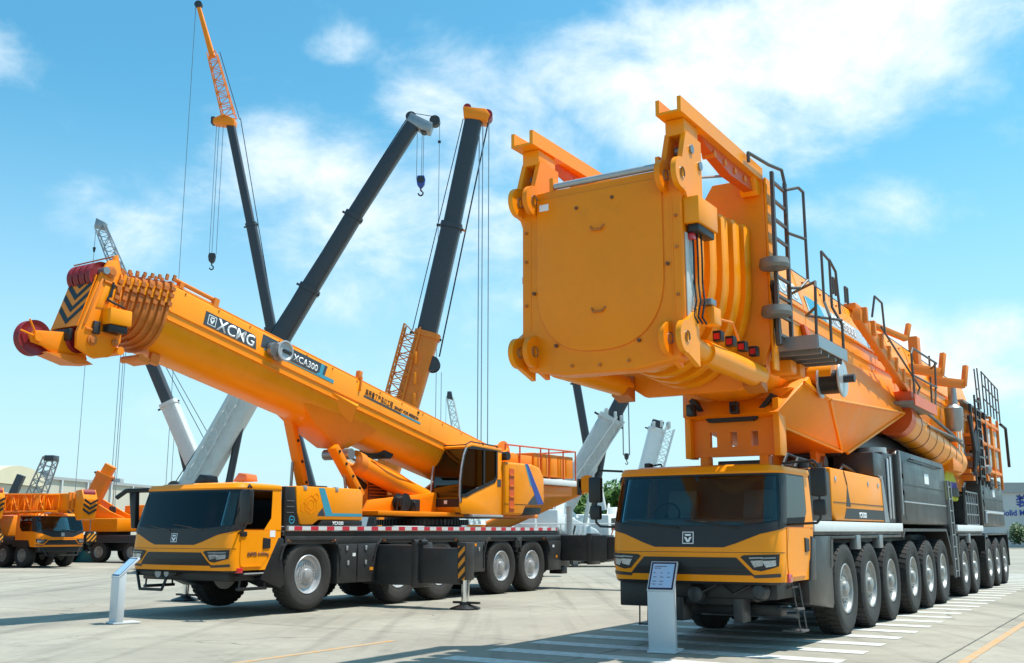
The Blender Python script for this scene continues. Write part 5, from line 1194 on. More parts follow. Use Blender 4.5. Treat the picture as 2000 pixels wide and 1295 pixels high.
    MB().box(1.17, 1.32, -5.58, -5.40, 4.44, 4.52).build('valve_cap', 'steel', hd, bevel=.01)
    MB().box(1.16, 1.24, -5.9, -5.8, 5.22, 5.3).build('marker_lamp', 'redlamp', hd, bevel=.01); MB().box(-1.24, -1.15, -5.9, -5.8, 4.95, 5.05).build('marker_lamp', 'redlamp', hd, bevel=.01)
    MB().tube([(1.3, -5.32, 4.30), (1.3, -4.8, 4.34), (1.2, -4.3, 4.2)], .018).build('oil_pipe', 'oldorange', hd)
    # ---- access ladder, platform and railings on the near side
    ladder(T, (1.40, -2.86, 4.30), (1.38, -2.74, 6.92), (0, 1, 0), .62, 9, 'railgrey', .04)
    rail(T, [[(1.30, -3.85, 6.84), (1.30, -3.85, 6.98), (1.32, -3.0, 7.06), (1.38, -2.55, 7.10), (1.40, -2.50, 6.9), (1.40, -2.52, 6.4)]], .026, 'railgrey')
    rail(T, [[(1.42, -2.52, 6.78), (1.55, -2.30, 6.86), (1.55, -2.05, 6.86), (1.55, -2.05, 5.45), (1.50, -2.3, 5.28), (1.42, -2.56, 5.24)], [(1.42, -2.53, 6.1), (1.55, -2.05, 6.1)]], .024, 'railgrey')
    for z in (4.68, 5.38):
        MB().lathe([(.0, -.02), (.20, .0), (.22, .05), (.20, .14), (.0, .16)], (1.42, -3.28, z), (0, 0, 1), 20).build('step_plate', 'grate', T)
    rail(T, [[(.6, -4.05, 6.55), (.6, -4.1, 6.66), (1.0, -3.7, 6.74), (1.1, -3.3, 6.72)]], .02, 'steel')
    pf = MB().box(1.06, 1.86, -2.85, -1.25, 4.30, 4.36).build('platform', 'grate', T, bevel=.01)
    MB().box(1.86, 1.88, -2.85, -1.25, 4.26, 4.44).build('toe_board', 'steel', pf); MB().box(1.06, 1.87, -2.88, -2.85, 4.24, 4.44).build('toe_board', 'steel', pf)
    for y in (-2.6, -2.2, -1.8, -1.45): MB().box(1.1, 1.84, y - .02, y + .02, 4.20, 4.298).build('joist', 'steel', pf)
    rail(pf, [[(1.84, -2.8, 4.44), (1.86, -2.8, 5.15), (1.84, -2.72, 5.25), (1.50, -2.2, 5.30), (1.15, -1.75, 5.32)], [(1.85, -2.8, 4.85), (1.5, -2.05, 4.9), (1.84, -1.3, 4.92)]], .022, 'railgrey')
    rail(pf, [[(1.84, -1.3, 4.44), (1.84, -1.3, 4.85), (1.70, -1.30, 5.15), (1.70, -1.30, 5.92), (1.70, -.95, 5.80), (1.72, -.9, 5.1)], [(1.84, -2.0, 4.44), (1.84, -2.0, 4.85), (1.70, -1.75, 5.15), (1.70, -1.75, 5.95), (1.70, -1.30, 5.90)]], .022, 'railgrey')
    MB().tube([(1.3, -3.05, 5.25), (1.36, -3.1, 5.0), (1.34, -3.0, 4.7), (1.38, -3.08, 4.3)], .05, 8).build('cable_bundle', 'hose', T)
    for y in (-2.3, -1.85): MB().box(1.02, 1.35, y - .16, y + .12, 3.98, 4.18).build('lamp_box', 'orange', T, bevel=.02)
    # ---- winch disc below the platform
    wd = MB().cyl((1.0, -.28, 4.22), (1.40, -.28, 4.22), .19, n=26).build('tag_winch', 'yellow', T)
    MB().cyl((1.20, -.28, 4.10), (1.52, -.28, 4.10), .20, n=24).build('rope_layer', 'black', wd)
    MB().lathe([(.0, 0), (.30, 0), (.31, .02), (.30, .04), (.0, .05)], (1.52, -.28, 4.14), (1, 0, 0), 32).build('winch_flange', 'silver', wd)
    MB().lathe([(.0, 0), (.26, 0), (.26, .03), (.0, .03)], (1.17, -.28, 4.10), (1, 0, 0), 32).build('winch_flange', 'silver', wd)
    MB().cyl((1.56, -.28, 4.14), (1.74, -.28, 4.14), .07, n=16).build('winch_shaft', 'darkgrey', wd)
    MB().prism([(-.35, 4.55), (.10, 4.45), (.05, 4.62), (-.6, 5.02), (-.8, 5.02)], 'x', 1.03, 1.10).build('stay_bracket', 'redpanel', T, bevel=.01)
    # ---- jib rack brackets and second railing
    jr = MB().beam((1.30, 2.0, 5.66), (1.36, 6.2, 4.62), .16, .26, (0, 0, 1)).build('jib_rack', 'oldorange', T, bevel=.02)
    for i in range(7):
        t = i / 6; MB().box(1.2, 1.46, 2.2 + 3.7 * t - .06, 2.2 + 3.7 * t + .06, 5.52 - .92 * t, 5.82 - .92 * t).build('rack_clamp', 'oldorange', jr, bevel=.02)
    rail(jr, [[(1.45, 2.6, 5.7), (1.5, 2.7, 6.12), (1.5, 3.3, 6.10), (1.5, 3.4, 5.5)], [(1.48, 3.2, 5.6), (1.5, 6.6, 4.8), (1.45, 6.4, 4.55)]], .022, 'railgrey')
    MB().beam((1.1, 4.2, 5.85), (1.6, 4.9, 5.62), .10, .12).beam((1.6, 4.9, 5.6), (1.66, 5.0, 5.95), .09, .09).build('jib_hook', 'oldorange', T, bevel=.01)
    for y in (2.0, 2.9):
        rail(T, [[(.9, y, 6.1), (.9, y, 6.42), (.9, y + .18, 6.42), (.9, y + .18, 6.1)]], .025, 'railgrey', 'top_hoop')
    MB().box(.7, .95, 3.5, 4.3, 6.1, 6.22).build('top_box', 'oldorange', T, bevel=.02)
    p2 = MB().box(1.0, 1.62, 5.2, 7.7, 4.30, 4.36).build('platform', 'grate', T, bevel=.01)
    MB().box(1.62, 1.64, 5.2, 7.7, 4.26, 4.50).build('toe_board', 'redpanel', p2)
    rail(p2, [[(1.62, 5.3, 4.4), (1.62, 5.25, 5.35), (1.62, 5.45, 5.5), (1.62, 8.2, 5.55), (1.3, 9.2, 5.55)], [(1.62, 5.28, 4.9), (1.62, 8.0, 4.95)], [(1.62, 7.6, 4.4), (1.62, 7.9, 5.0), (1.62, 8.0, 5.55)], [(1.3, 9.2, 5.9), (1.3, 9.1, 4.8), (1.4, 8.6, 4.4)]], .024, 'railgrey')
    MB().box(1.05, 1.5, 5.6, 7.2, 4.36, 4.62).build('valve_box', 'redpanel', T, bevel=.02)
    for (y, x1_) in ((8.6, 1.55), (11.0, 1.7)):
        MB().beam((.9, y, 5.55), (x1_, y + .6, 5.45), .16, .22).beam((x1_, y + .55, 5.4), (x1_ + .06, y + .7, 5.95), .12, .12).build('jib_hook', 'oldorange', T, bevel=.01)
    MB().box(.75, .98, 9.6, 10.0, 5.6, 6.5).build('rope_post', 'oldorange', T, bevel=.02)
    # ---- big inclined side cylinder with bands
    sc = MB().cyl((.98, 6.2, 4.12), (.98, 13.3, 3.52), .40, n=30).build('side_cylinder', 'yellow', T)
    MB().cyl((.98, 6.0, 4.14), (.98, 6.45, 4.10), .43, n=30).build('cylinder_head', 'redpanel', sc)
    for i in range(7):
        t = .14 + .125 * i; MB().cyl((.98, 6.2 + 7.1 * t, 4.12 - .60 * t), (.98, 6.25 + 7.1 * t, 4.115 - .60 * t), .406, n=30).build('band', 'brownpanel', sc)
    rail(T, [[(1.42, 7.6, 4.34), (1.42, 10.8, 4.1), (1.42, 12.6, 3.9)]], .04, 'darkgrey', 'walkway_edge')
    MB().box(1.1, 1.45, 7.8, 12.5, 4.02, 4.06).build('walkway', 'grate', T)
    # ---- slewing frame, winches and engine at the rear
    for sg in (1, -1):
        MB().prism([(9.5, 2.75), (20.5, 2.85), (20.6, 3.6), (19.0, 5.2), (17.2, 5.6), (14.0, 4.2), (9.8, 3.2)], 'x', sg * .72, sg * .82).build('slew_frame', 'oldorange', T, bevel=.02)
    MB().lathe([(1.05, 0), (1.05, .12), (1.2, .12), (1.2, .34), (0, .34)], (0, 12.6, 2.45), (0, 0, 1), 40).build('turntable', 'black', T)
    for (a, b, z0_, z1_, m, x1_) in ((12.9, 13.9, 3.4, 5.25, 'orange', 1.22), (14.1, 15.0, 3.5, 5.0, 'redpanel', 1.10), (16.4, 18.2, 3.45, 4.95, 'oldorange', 1.20), (18.4, 20.9, 3.42, 5.2, 'orange', 1.28)):
        bx = MB().box(-1.1, x1_, a, b, z0_, z1_).build('power_housing', m, T, bevel=.04)
        for i in range(3): MB().box(x1_ + .001, x1_ + .02, a + .12 + i * (b - a - .2) / 3, a + .06 + (i + 1) * (b - a - .2) / 3, z0_ + .25, z1_ - .3).build('lit_side_patch', 'yellow' if i % 2 else 'offwhite', bx, bevel=.008)  # cream and yellow patches paint sunlight onto the housing sides
    MB().lathe([(.0, 0), (.14, 0), (.22, .12), (.24, .62), (.12, .72), (.10, 1.35), (0, 1.36)], (1.30, 12.2, 4.28), (0, 0, 1), 20).build('silencer', 'steel', T)
    MB().box(.9, 1.35, 11.2, 12.6, 3.2, 3.6).build('hose_box', 'orange', T, bevel=.03)
    MB().box(-1.2, 1.3, 14.0, 19.5, 5.28, 5.34).build('roof_deck', 'grate', T)
    ld = ladder(T, (1.42, 15.7, 3.1), (1.42, 15.7, 5.6), (0, 1, 0), .8, 9, 'darkgrey', .05)
    rl = [[(1.36, 16.4, 5.34), (1.36, 16.2, 6.5)], [(1.36, 17.0, 5.34), (1.36, 16.8, 6.6)], [(1.36, 16.3, 5.9), (1.36, 16.9, 5.95)]]
    for i in range(6): rl.append([(1.36, 17.7 + .72 * i, 5.3), (1.36, 17.7 + .72 * i, 6.62 - .03 * i)])
    for z in (5.75, 6.18, 6.6): rl.append([(1.36, 17.7, z), (1.36, 21.3, z - .15)])
    for p in rl: rail(T, [p], .022, 'railgrey', 'railing_bar')
    rail(T, [[(1.42, 20.8, 5.2), (1.5, 21.4, 5.1), (1.5, 21.5, 3.8)], [(1.38, 14.2, 4.9), (1.44, 14.4, 3.9), (1.40, 14.3, 3.3)]], .05, 'hose', 'hydraulic_hose')
    for i in range(22):
        cl = MB()
        y = random.uniform(13.6, 17.8); z = random.uniform(2.95, 4.4); cl.box(1.05, 1.28 + random.uniform(0, .1), y, y + random.uniform(.1, .4), z, z + random.uniform(.06, .22))
        cl.build('fitting', random.choice(('darkgrey', 'oldorange', 'steel')), T, smooth=False)
    for y in (14.9, 16.2, 17.6, 19.0, 20.6):
        MB().box(1.30, 1.38, y - .05, y + .05, 3.0, 5.3).build('frame_post', 'darkgrey' if y < 18 else 'oldorange', T, bevel=.01)
    for z in (3.5, 4.3, 5.0): MB().box(1.31, 1.37, 14.85, 20.65, z - .05, z + .05).build('frame_rail', 'oldorange', T, bevel=.01)
    for k in range(8): MB().tube([(1.4, 14.2 + .1 * k, 3.2 + .05 * k), (1.46, 14.5 + .1 * k, 3.9), (1.38, 14.9 + .12 * k, 4.4 + .06 * k)], .03, 6).build('hydraulic_hose', 'hose', T)
    lp = MB().lathe([(.0, 0), (.14, .02), (.14, .14), (.06, .2), (0, .2)], (1.32, 16.9, 3.5), (1, 0, 0), 16).build('work_lamp', 'steel', T)
    MB().prism([(21.0, 3.5), (21.6, 3.6), (21.6, 5.0), (21.0, 5.1)], 'x', -1.0, 1.1).build('rear_counterweight', 'orange', T, bevel=.05)
    return T
right_crane()

# ------------------------------------------------------------------ information stands
def info_stand(loc, rz, label, lines, lean):
    t = empty('information_stand', None, loc, rz); tag(t, label, 'stand', 'information stands in front of the cranes')
    MB().box(-.20, .20, -.05, .45, 0, .03).build('base', 'stand_body', t, bevel=.006)
    MB().prism([(0, .03), (.10, .03), (.10, 1.18), (.07, 1.20), (.0, .90)] if False else [(.0, .03), (.13, .03), (.13, .98), (.0, .86)], 'x', -.19, .19).build('pillar', 'stand_body', t, bevel=.006)
    d = Vector((0, lean, .34)).normalized(); o = Vector((0, -.02, .84)); up = (d.x, d.y, d.z)
    h = plate([(-.195, 0), (.195, 0), (.195, .50), (-.195, .50)], o, (1, 0, 0), up, -.04, 0).build('display', 'stand_body', t, bevel=.008)
    plate([(-.178, .02), (.178, .02), (.178, .48), (-.178, .48)], o, (1, 0, 0), up, .001, .004).build('bezel', 'screen_frame', h, smooth=False)
    plate([(-.155, .05), (.155, .05), (.155, .45), (-.155, .45)], o, (1, 0, 0), up, .004, .007).build('screen', 'screen', h, smooth=False)
    if lines:
        n = Vector((1, 0, 0)).cross(d)
        for b, w, k in ((.40, .18, 1), (.37, .10, 1), (.29, .03, 3), (.22, .05, 3), (.15, .06, 2), (.10, .05, 2)):
            for j in range(k):
                a = -.13 + j * .10
                plate([(a, b), (a + w, b), (a + w, b + .010), (a, b + .010)], o, (1, 0, 0), up, .0072, .0085).build('screen_text', 'decal_dark', h, smooth=False)
    return t
def GW(u, v): return RW(u, v + 1.3 - 1.3, 0)
info_stand(RW(-3.78, -1.57 + 1.3, .006), -.40, 'grey information stand with tilted screen before the cab of the giant crane', True, .26)
info_stand(RW(-4.80, -11.97 + 1.3, .006), -.85, 'grey information stand with pale screen at the corner of the left crane cab', False, .36)
# ------------------------------------------------------------------ cranes standing behind
def hook_block(parent, x, y, z, s=1.0, m='bgdark', name='hook_block'):
    h = MB().hull([(x + s * a, y + s * b, z + s * c) for b in (-.16, .16) for a, c in ((-.22, .0), (.22, .0), (.30, -.25), (.24, -.65), (.08, -.85), (-.08, -.85), (-.24, -.65), (-.30, -.25))]).build(name, m, parent, bevel=.03 * s)
    MB().cyl((x, y - .2 * s, z - .3 * s), (x, y + .2 * s, z - .3 * s), .24 * s, n=16).build('block_sheave', 'darkgrey', h)
    pts = [(x, y, z - .85 * s), (x, y, z - 1.05 * s)] + [(x + s * .16 * math.sin(a), y, z - 1.22 * s + s * .17 * math.cos(a)) for a in [PI * 1.5 * i / 8 for i in range(9)]]
    MB().tube(pts, .055 * s, 6).build('hook', 'black', h)
    return h
def rope(parent, x, y, z0, z1, r=.02, dx=0.0, dy=0.0, name='hoist_rope', m='steel'):
    r *= .8
    return MB().cyl((x, y, z1), (x + dx, y + dy, z0), r, n=5).build(name, m, parent)
def boom_box(parent, p0, p1, w, h, m, name='boom_section', lip=True, taper=1.0):
    """rounded telescopic section from p0 (foot) to p1 with an end collar"""
    p0 = Vector(p0); p1 = Vector(p1); d = (p1 - p0).normalized(); a = Vector((0, 1, 0)); a = (a - d * a.dot(d)).normalized(); b = d.cross(a)
    def ring(p, k):
        P = []
        for i in range(16):
            t = 2 * PI * i / 16 + PI / 16; c, s = math.cos(t), math.sin(t); e = .45
            P.append(p + a * (w / 2 * k * math.copysign(abs(c) ** e, c)) + b * (h / 2 * k * math.copysign(abs(s) ** e, s)))
        return P
    o = MB().loft([ring(p0, 1.0), ring(p1, taper)]).build(name, m, parent, ang=25)
    if lip:
        MB().loft([ring(p1 - d * .18, 1.10 * taper), ring(p1 + d * .06, 1.10 * taper)]).build('section_collar', m, o, ang=25)
        MB().beam(p1 - d * .1 - b * (h * .62), p1 - d * .1 + b * (h * .75), .10, .10, d).build('rope_guide', 'darkgrey', o)
    return o
def carrier(T, rz, paint, L=9.5, axles=4, house=True, hpaint=None, cw=True):
    """crane truck under a boom: local y runs rearward; origin at the slew axis"""
    M = Matrix.Rotation(rz, 4, 'Z')
    c0 = -L * .62; c1 = L * .38
    ch = MB(M).box(-1.25, 1.25, c0 + 2.0, c1, 1.05, 1.45).box(-.5, .5, c0 + .3, c1 - .2, .6, 1.05).build('chassis', 'bgdark', T, bevel=.02)
    cab = MB(M).prism([(c0, .75), (c0 + 1.9, .75), (c0 + 1.9, 2.55), (c0 + .35, 2.6), (c0 + .03, 1.7)], 'x', -1.25, 1.25).build('driver_cab', paint, T, bevel=.06)
    MB(M).prism([(c0 + .055, 1.70), (c0 + .33, 2.45), (c0 + .31, 2.46), (c0 + .03, 1.70)], 'x', -1.12, 1.12).build('windscreen', 'glass_dark', cab)
    MB(M).prism([(c0 + .05, 1.71), (c0 + .345, 2.44), (c0 + .36, 2.44), (c0 + .07, 1.71)], 'x', -1.14, 1.14).build('screen_surround', 'black', cab)
    for sg in (1, -1): MB(M).prism([(c0 + .45, 1.72), (c0 + 1.5, 1.72), (c0 + 1.5, 2.35), (c0 + .62, 2.4)], 'x', sg * 1.251, sg * 1.258).build('door_window', 'black', cab, smooth=False)
    MB(M).box(-1.0, 1.0, c0 - .03, c0 + .02, .85, 1.1).build('grille', 'black', cab, bevel=.01)
    for i in range(axles):
        y = c0 + 2.6 + (L - 3.6) * i / max(1, axles - 1)
        for sg in (1, -1):
            w = wheel(T, (0, 0, 0), 'grey', sg < 0, .56); w.location = M @ Vector((sg * 1.02, y, .56)); w.rotation_euler = (random.uniform(0, 6), 0, rz + (PI if sg < 0 else 0))
    if house:
        hp = hpaint or paint
        hs = MB(M).box(-1.1, 1.1, -1.2, 2.6, 1.62, 2.35).build('slew_house', hp, T, bevel=.06)
        MB(M).cyl((0, 0, 1.45), (0, 0, 1.62), .9, n=24).build('turntable', 'black', T)
        for sg in (1, -1): MB(M).prism([(-1.2, 2.34), (2.2, 2.34), (1.9, 3.4), (1.3, 3.4), (-.2, 2.7)], 'x', sg * .45, sg * .55).build('slew_frame', hp, hs, bevel=.02)
        oc = MB(M).prism([(-2.1, 1.65), (-.1, 1.65), (-.1, 3.05), (-1.5, 3.1), (-2.15, 2.2)], 'x', .62, 1.25).build('operator_cab', hp, T, bevel=.05)
        MB(M).prism([(-2.0, 2.15), (-.3, 2.15), (-.3, 2.95), (-1.5, 3.0)], 'x', 1.251, 1.258).build('cab_window', 'black', oc, smooth=False)
        if cw: MB(M).box(-1.2, 1.2, 2.62, 3.4, 1.7, 2.7).build('counterweight', hp, T, bevel=.06)
    return T
def up_crane(name, label, cat, X, Y, rz, paint, **k):
    T = empty(name, None, (X, Y, 0)); tag(T, label, cat, 'cranes standing behind the two front cranes')
    carrier(T, rz, paint, **k); return T
def rel(X, Y): return lambda x, z, y=0.0: (x - X, y, z)

def back_cranes():
    # tall crane with lattice fly jib
    X, Y = -13.2, 70; R_ = rel(X, Y)
    T = up_crane('telescopic_crane', 'tallest background crane, slim dark boom with orange lattice jib at its top', 'crane', X, Y, .1, 'orange')
    boom_box(T, R_(-12.9, 2.9), R_(-15.0, 9.6), .62, .66, 'bgdark'); boom_box(T, R_(-14.95, 9.3), R_(-16.57, 15.41), .78, .84, 'bgdark')
    boom_box(T, R_(-16.5, 15.1), R_(-18.3, 22.8), .66, .72, 'bgdark'); boom_box(T, R_(-18.25, 22.5), R_(-20.1, 30.1), .56, .60, 'bgdark', lip=False)
    MB().hull([(a - X, b, c) for b in (-.4, .4) for a, c in ((-20.7, 30.2), (-19.8, 30.0), (-19.75, 30.5), (-20.6, 30.9), (-21.3, 30.55), (-21.3, 30.2))]).build('boom_head', 'orange', T, bevel=.05)
    MB().box(-21.5 - X, -21.2 - X, -.3, .3, 30.2, 30.75).build('head_sheave', 'darkgrey', T, bevel=.08)
    lattice(MB(), R_(-20.25, 30.7), R_(-21.75, 35.7), .85, .62, 11, .045, (0, 1, 0)).build('lattice_jib', 'oldorange', T, kind='stuff')
    boom_box(T, R_(-21.7, 35.4), R_(-22.95, 39.4), .42, .42, 'orange', 'jib_tip', lip=False, taper=.7)
    MB().cyl(R_(-22.95, 39.5, -.15), R_(-22.95, 39.5, .15), .28, n=14).build('jib_sheave', 'darkgrey', T)
    rope(T, -23.15 - X, 0, 2.0, 39.4, .028)
    MB().cyl(R_(-19.5, 30.6), R_(-21.2, 35.8), .03, n=5).build('jib_stay', 'hose', T)
    MB().cyl(R_(-19.45, 30.7), R_(-16.2, 15.0), .03, n=5).build('boom_rope', 'hose', T)
    for dx in (-.18, 0, .30): rope(T, -20.95 - X + dx, 0, 20.6, 30.3, .026)
    hook_block(T, -20.92 - X, 0, 20.7, .85)
    # dark boom leaning right, blue hook block
    X, Y = -14.9, 48; R_ = rel(X, Y)
    T = up_crane('telescopic_crane', 'white background crane with grey boom leaning right and blue hook block', 'crane', X, Y, .25, 'offwhite')
    boom_box(T, R_(-14.9, 3.0), R_(-12.2, 8.3), 1.25, 1.35, 'offwhite'); boom_box(T, R_(-12.3, 8.0), R_(-9.6, 13.0), .86, .90, 'bgdark')
    boom_box(T, R_(-9.7, 12.8), R_(-7.6, 16.6), .76, .80, 'bgdark'); boom_box(T, R_(-7.7, 16.4), R_(-4.75, 21.4), .66, .70, 'bgdark', lip=False)
    lattice(MB(), R_(-14.6, 3.9, -.75), R_(-12.5, 8.0, -.75), .42, .38, 10, .035, (0, 1, 0)).build('stowed_jib', 'offwhite', T, kind='stuff')
    MB().hull([(a - X, b, c) for b in (-.35, .35) for a, c in ((-5.15, 21.35), (-4.95, 21.75), (-4.05, 21.0), (-3.85, 21.2), (-4.0, 20.75), (-4.5, 20.9))]).build('boom_head', 'steel', T, bevel=.04)
    for a, c, r in ((-4.95, 21.6, .26), (-3.78, 21.4, .26), (-4.3, 20.95, .2)): MB().cyl(R_(a, c, -.2), R_(a, c, .2), r, n=16).build('head_sheave', 'darkgrey', T)
    MB().cyl(R_(-4.95, 21.85), R_(-3.8, 21.66), .02, n=5).build('boom_rope', 'hose', T)
    MB().cyl(R_(-5.2, 21.5), R_(-12.8, 8.4), .025, n=5).build('boom_rope', 'hose', T)
    for dx in (-.22, .02, .10): rope(T, -4.42 - X + dx, 0, 18.5, 20.8, .02)
    hook_block(T, -4.42 - X, 0, 18.6, .72, 'blue'); rope(T, -3.55 - X, 0, 2.0, 21.3, .02)
    MB().box(-3.62 - X, -3.48 - X, -.06, .06, 20.3, 20.4).build('rope_weight', 'black', T)
    MB().cyl(R_(-13.2, 2.4), R_(-12.45, 7.4), .17, n=14).build('lift_cylinder', 'bgdark', T)
    for dx in (-1.2, -.6): MB().cyl(R_(-15.0 + dx, 2.6), R_(-12.5 + dx * .3, 8.2), .022, n=5).build('guy_rope', 'hose', T)
    MB().cyl(R_(-15.3, 3.6, -.7), R_(-15.3, 3.6, .7), .3, n=18).build('winch_drum', 'bgdark', T)
    # crane with its boom leaning left behind the left crane's boom head
    X, Y = -17.7, 62; R_ = rel(X, Y)
    T = up_crane('telescopic_crane', 'white background crane whose boom leans left behind the chevron boom head', 'crane', X, Y, -.2, 'offwhite')
    boom_box(T, R_(-17.75, 3.3), R_(-20.62, 9.2), .95, 1.0, 'offwhite'); boom_box(T, R_(-20.5, 8.9), R_(-22.6, 13.3), .68, .72, 'bgdark'); boom_box(T, R_(-22.5, 13.1), R_(-24.0, 17.0), .55, .58, 'bgdark')
    lattice(MB(), R_(-23.6, 16.0), R_(-25.55, 20.2), .75, .55, 9, .04, (0, 1, 0)).build('lattice_jib', 'steel', T, kind='stuff')
    MB().hull([(a - X, b, c) for b in (-.22, .22) for a, c in ((-25.9, 20.15), (-25.3, 20.0), (-25.2, 20.45), (-25.8, 20.75))]).build('jib_head', 'steel', T, bevel=.04)
    rope(T, -25.85 - X, 0, 2.0, 20.3, .022); MB().cyl((-25.85 - X, 0, 18.9), (-25.85 - X, 0, 18.6), .10, .05, n=10).build('rope_weight', 'black', T)
    for dx in (.0, .18, .30): rope(T, -23.75 - X + dx, 0, 2.6, 17.0, .024)
    MB().cyl(R_(-25.3, 20.4), R_(-22.9, 14.5), .022, n=5).build('jib_stay', 'hose', T)
    for q in (0.0, .22): MB().cyl(R_(-22.0 + q, 13.2), R_(-18.0 + q * 2, 6.4), .022, n=5).build('guy_rope', 'hose', T)
    MB().cyl(R_(-18.6, 2.6), R_(-19.8, 6.6), .15, n=12).build('lift_cylinder', 'bgdark', T)
    rope(T, -20.2 - X, 0, 2.2, 8.6, .02)
    # orange crane with stowed lattice alongside
    X, Y = -5.75, 45; R_ = rel(X, Y)
    T = up_crane('telescopic_crane', 'orange background crane with steep dark boom, lattice jib stowed beside its base', 'crane', X, Y, .35, 'orange')
    boom_box(T, R_(-5.8, 2.6), R_(-3.72, 10.2), 1.0, 1.05, 'oldorange'); boom_box(T, R_(-3.85, 9.8), R_(-2.72, 15.2), .86, .9, 'bgdark'); boom_box(T, R_(-2.75, 15.0), R_(-1.75, 20.3), .76, .80, 'bgdark', lip=False)
    MB().cyl(R_(-3.28, 15.25, 0), R_(-2.1, 14.95, 0), .05, n=8).build('rope_guide', 'orange', T)
    lattice(MB(), R_(-5.75, 4.6, -.2), R_(-4.35, 10.5, -.2), .80, .72, 14, .05, (0, 1, 0)).build('stowed_jib', 'oldorange', T, kind='stuff')
    MB().hull([(a - X, b, c) for b in (-.42, .42) for a, c in ((-2.2, 20.2), (-2.25, 20.75), (-1.2, 20.65), (-1.0, 20.35), (-1.15, 20.05))]).build('boom_head', 'orange', T, bevel=.05)
    for a, c, r in ((-1.15, 20.4, .26), (-2.05, 20.75, .18)): MB().cyl(R_(a, c, -.3), R_(a, c, .3), r, n=16).build('head_sheave', 'red', T)
    for dx in (-.14, .02, .30): rope(T, -1.36 - X + dx, -.1, 2.4, 20.2, .03)
    MB().cyl(R_(-1.1, 20.1), R_(-3.2, 9.2), .035, n=6).build('jib_stay', 'hose', T)
    MB().cyl(R_(-2.25, 20.3), R_(-4.4, 10.4), .022, n=5).build('boom_rope', 'hose', T)
    MB().lathe([(.34, -.3), (.34, -.25), (.26, -.25), (.26, .25), (.34, .25), (.34, .3), (0, .3)], R_(-3.50, 8.85), (0, 1, 0), 18).build('jib_winch', 'bgdark', T)
    rope(T, -3.1 - X, 0, 2.4, 8.5, .02)
    for k in range(5): MB().box(-4.3 - X + .02 * k, -4.2 - X + .02 * k, -.75, -.66, 5.2 + .9 * k, 5.7 + .9 * k).build('boom_clamp', 'orange', T, bevel=.01)
    # far little lattice tip
    X, Y = -5.5, 150; R_ = rel(X, Y)
    T = up_crane('lattice_crane', 'distant pale lattice crane tip just above the sloping boom', 'crane', X, Y, .3, 'offwhite')
    lattice(MB(), R_(-5.4, 3.0), R_(-9.0, 20.6), 1.6, .9, 16, .10, (0, 1, 0)).build('lattice_boom', 'offwhite', T, kind='stuff')
    MB().hull([(a - X, b, c) for b in (-.5, .5) for a, c in ((-9.5, 20.6), (-8.6, 20.4), (-8.8, 21.6), (-9.4, 21.6))]).build('boom_tip', 'bgdark', T, bevel=.05)
    rope(T, -9.6 - X, 0, 3.0, 21.0, .04)
    # white crane with forward-leaning boom in the gap between the two big cranes
    X, Y = 2.6, 55; R_ = rel(X, Y)
    T = up_crane('telescopic_crane', 'white crane with rope and hook, its boom leaning right between the big cranes', 'crane', X, Y, 2.7, 'white', L=9.0)
    boom_box(T, R_(2.5, 2.75), R_(5.25, 7.5), 1.15, 1.25, 'offwhite'); boom_box(T, R_(5.15, 7.2), R_(6.6, 9.9), .72, .78, 'bgdark'); boom_box(T, R_(6.5, 9.7), R_(7.9, 12.2), .62, .66, 'bgdark', lip=False)
    lattice(MB(), R_(2.9, 3.4, -.72), R_(5.7, 7.4, -.72), .5, .45, 11, .04, (0, 1, 0)).build('stowed_jib', 'offwhite', T, kind='stuff')
    for a, c in ((5.0, 7.7), (5.45, 7.5), (5.75, 7.3)): MB().box(a - X - .07, a - X + .07, -.6, .6, c - .25, c + .35).build('jib_clamp', 'offwhite', T, bevel=.02)
    for dx in (-.16, .16): rope(T, 6.05 - X + dx, 0, 5.6, 9.2, .045)
    hook_block(T, 6.05 - X, 0, 5.7, .42, 'bgdark')
    MB().cyl(R_(4.2, 2.4), R_(4.9, 6.2), .16, n=12).build('lift_cylinder', 'bgdark', T)
    MB().box(-2.2, 3.4, -5.2, -2.9, .9, 1.12).build('equipment_bed', 'offwhite', T, bevel=.03)
    for sx in (-1.9, .4, 3.0):
        MB().box(sx - .12, sx + .12, -4.9, -3.2, 0, .9).build('bed_leg', 'steel', T, bevel=.02)
    rk = random.Random(11)
    for k in range(34):
        x_ = rk.uniform(-2.1, 3.1); y_ = rk.uniform(-5.0, -3.2); h_ = rk.choice((.12, .2, .3, .5, .9)); w_ = rk.uniform(.12, .5)
        if k % 4 == 0:
            MB().cyl((x_, y_, 1.12), (x_ + rk.uniform(-.3, .3), y_ + .1, 1.12 + h_ * 1.6), rk.uniform(.04, .09), n=10).build('spare_pin', rk.choice(('steel', 'white', 'darkgrey')), T)
        elif k % 4 == 1:
            MB().tube([(x_, y_, 1.13), (x_ + .2, y_, 1.3 + h_ * .6), (x_ + .5, y_ + .1, 1.25 + h_ * .4), (x_ + .7, y_, 1.13)], .03, 6).build('rope_coil', rk.choice(('hose', 'steel', 'redpanel')), T)
        else:
            MB().prism([(x_, 1.12), (x_ + w_, 1.12), (x_ + w_ * .9, 1.12 + h_), (x_ + w_ * .2, 1.12 + h_ * .8)], 'y', y_, y_ + w_).build('rigging_part', rk.choice(('white', 'offwhite', 'steel', 'decal_grey')), T, bevel=.02)
    rail(T, [[(-2.2, -5.15, 1.12), (-2.2, -5.15, 2.0), (3.4, -5.15, 2.0), (3.4, -5.15, 1.12)], [(-.3, -5.15, 1.12), (-.3, -5.15, 2.0)], [(1.6, -5.15, 1.12), (1.6, -5.15, 2.0)]], .03, 'offwhite', 'bed_rail')
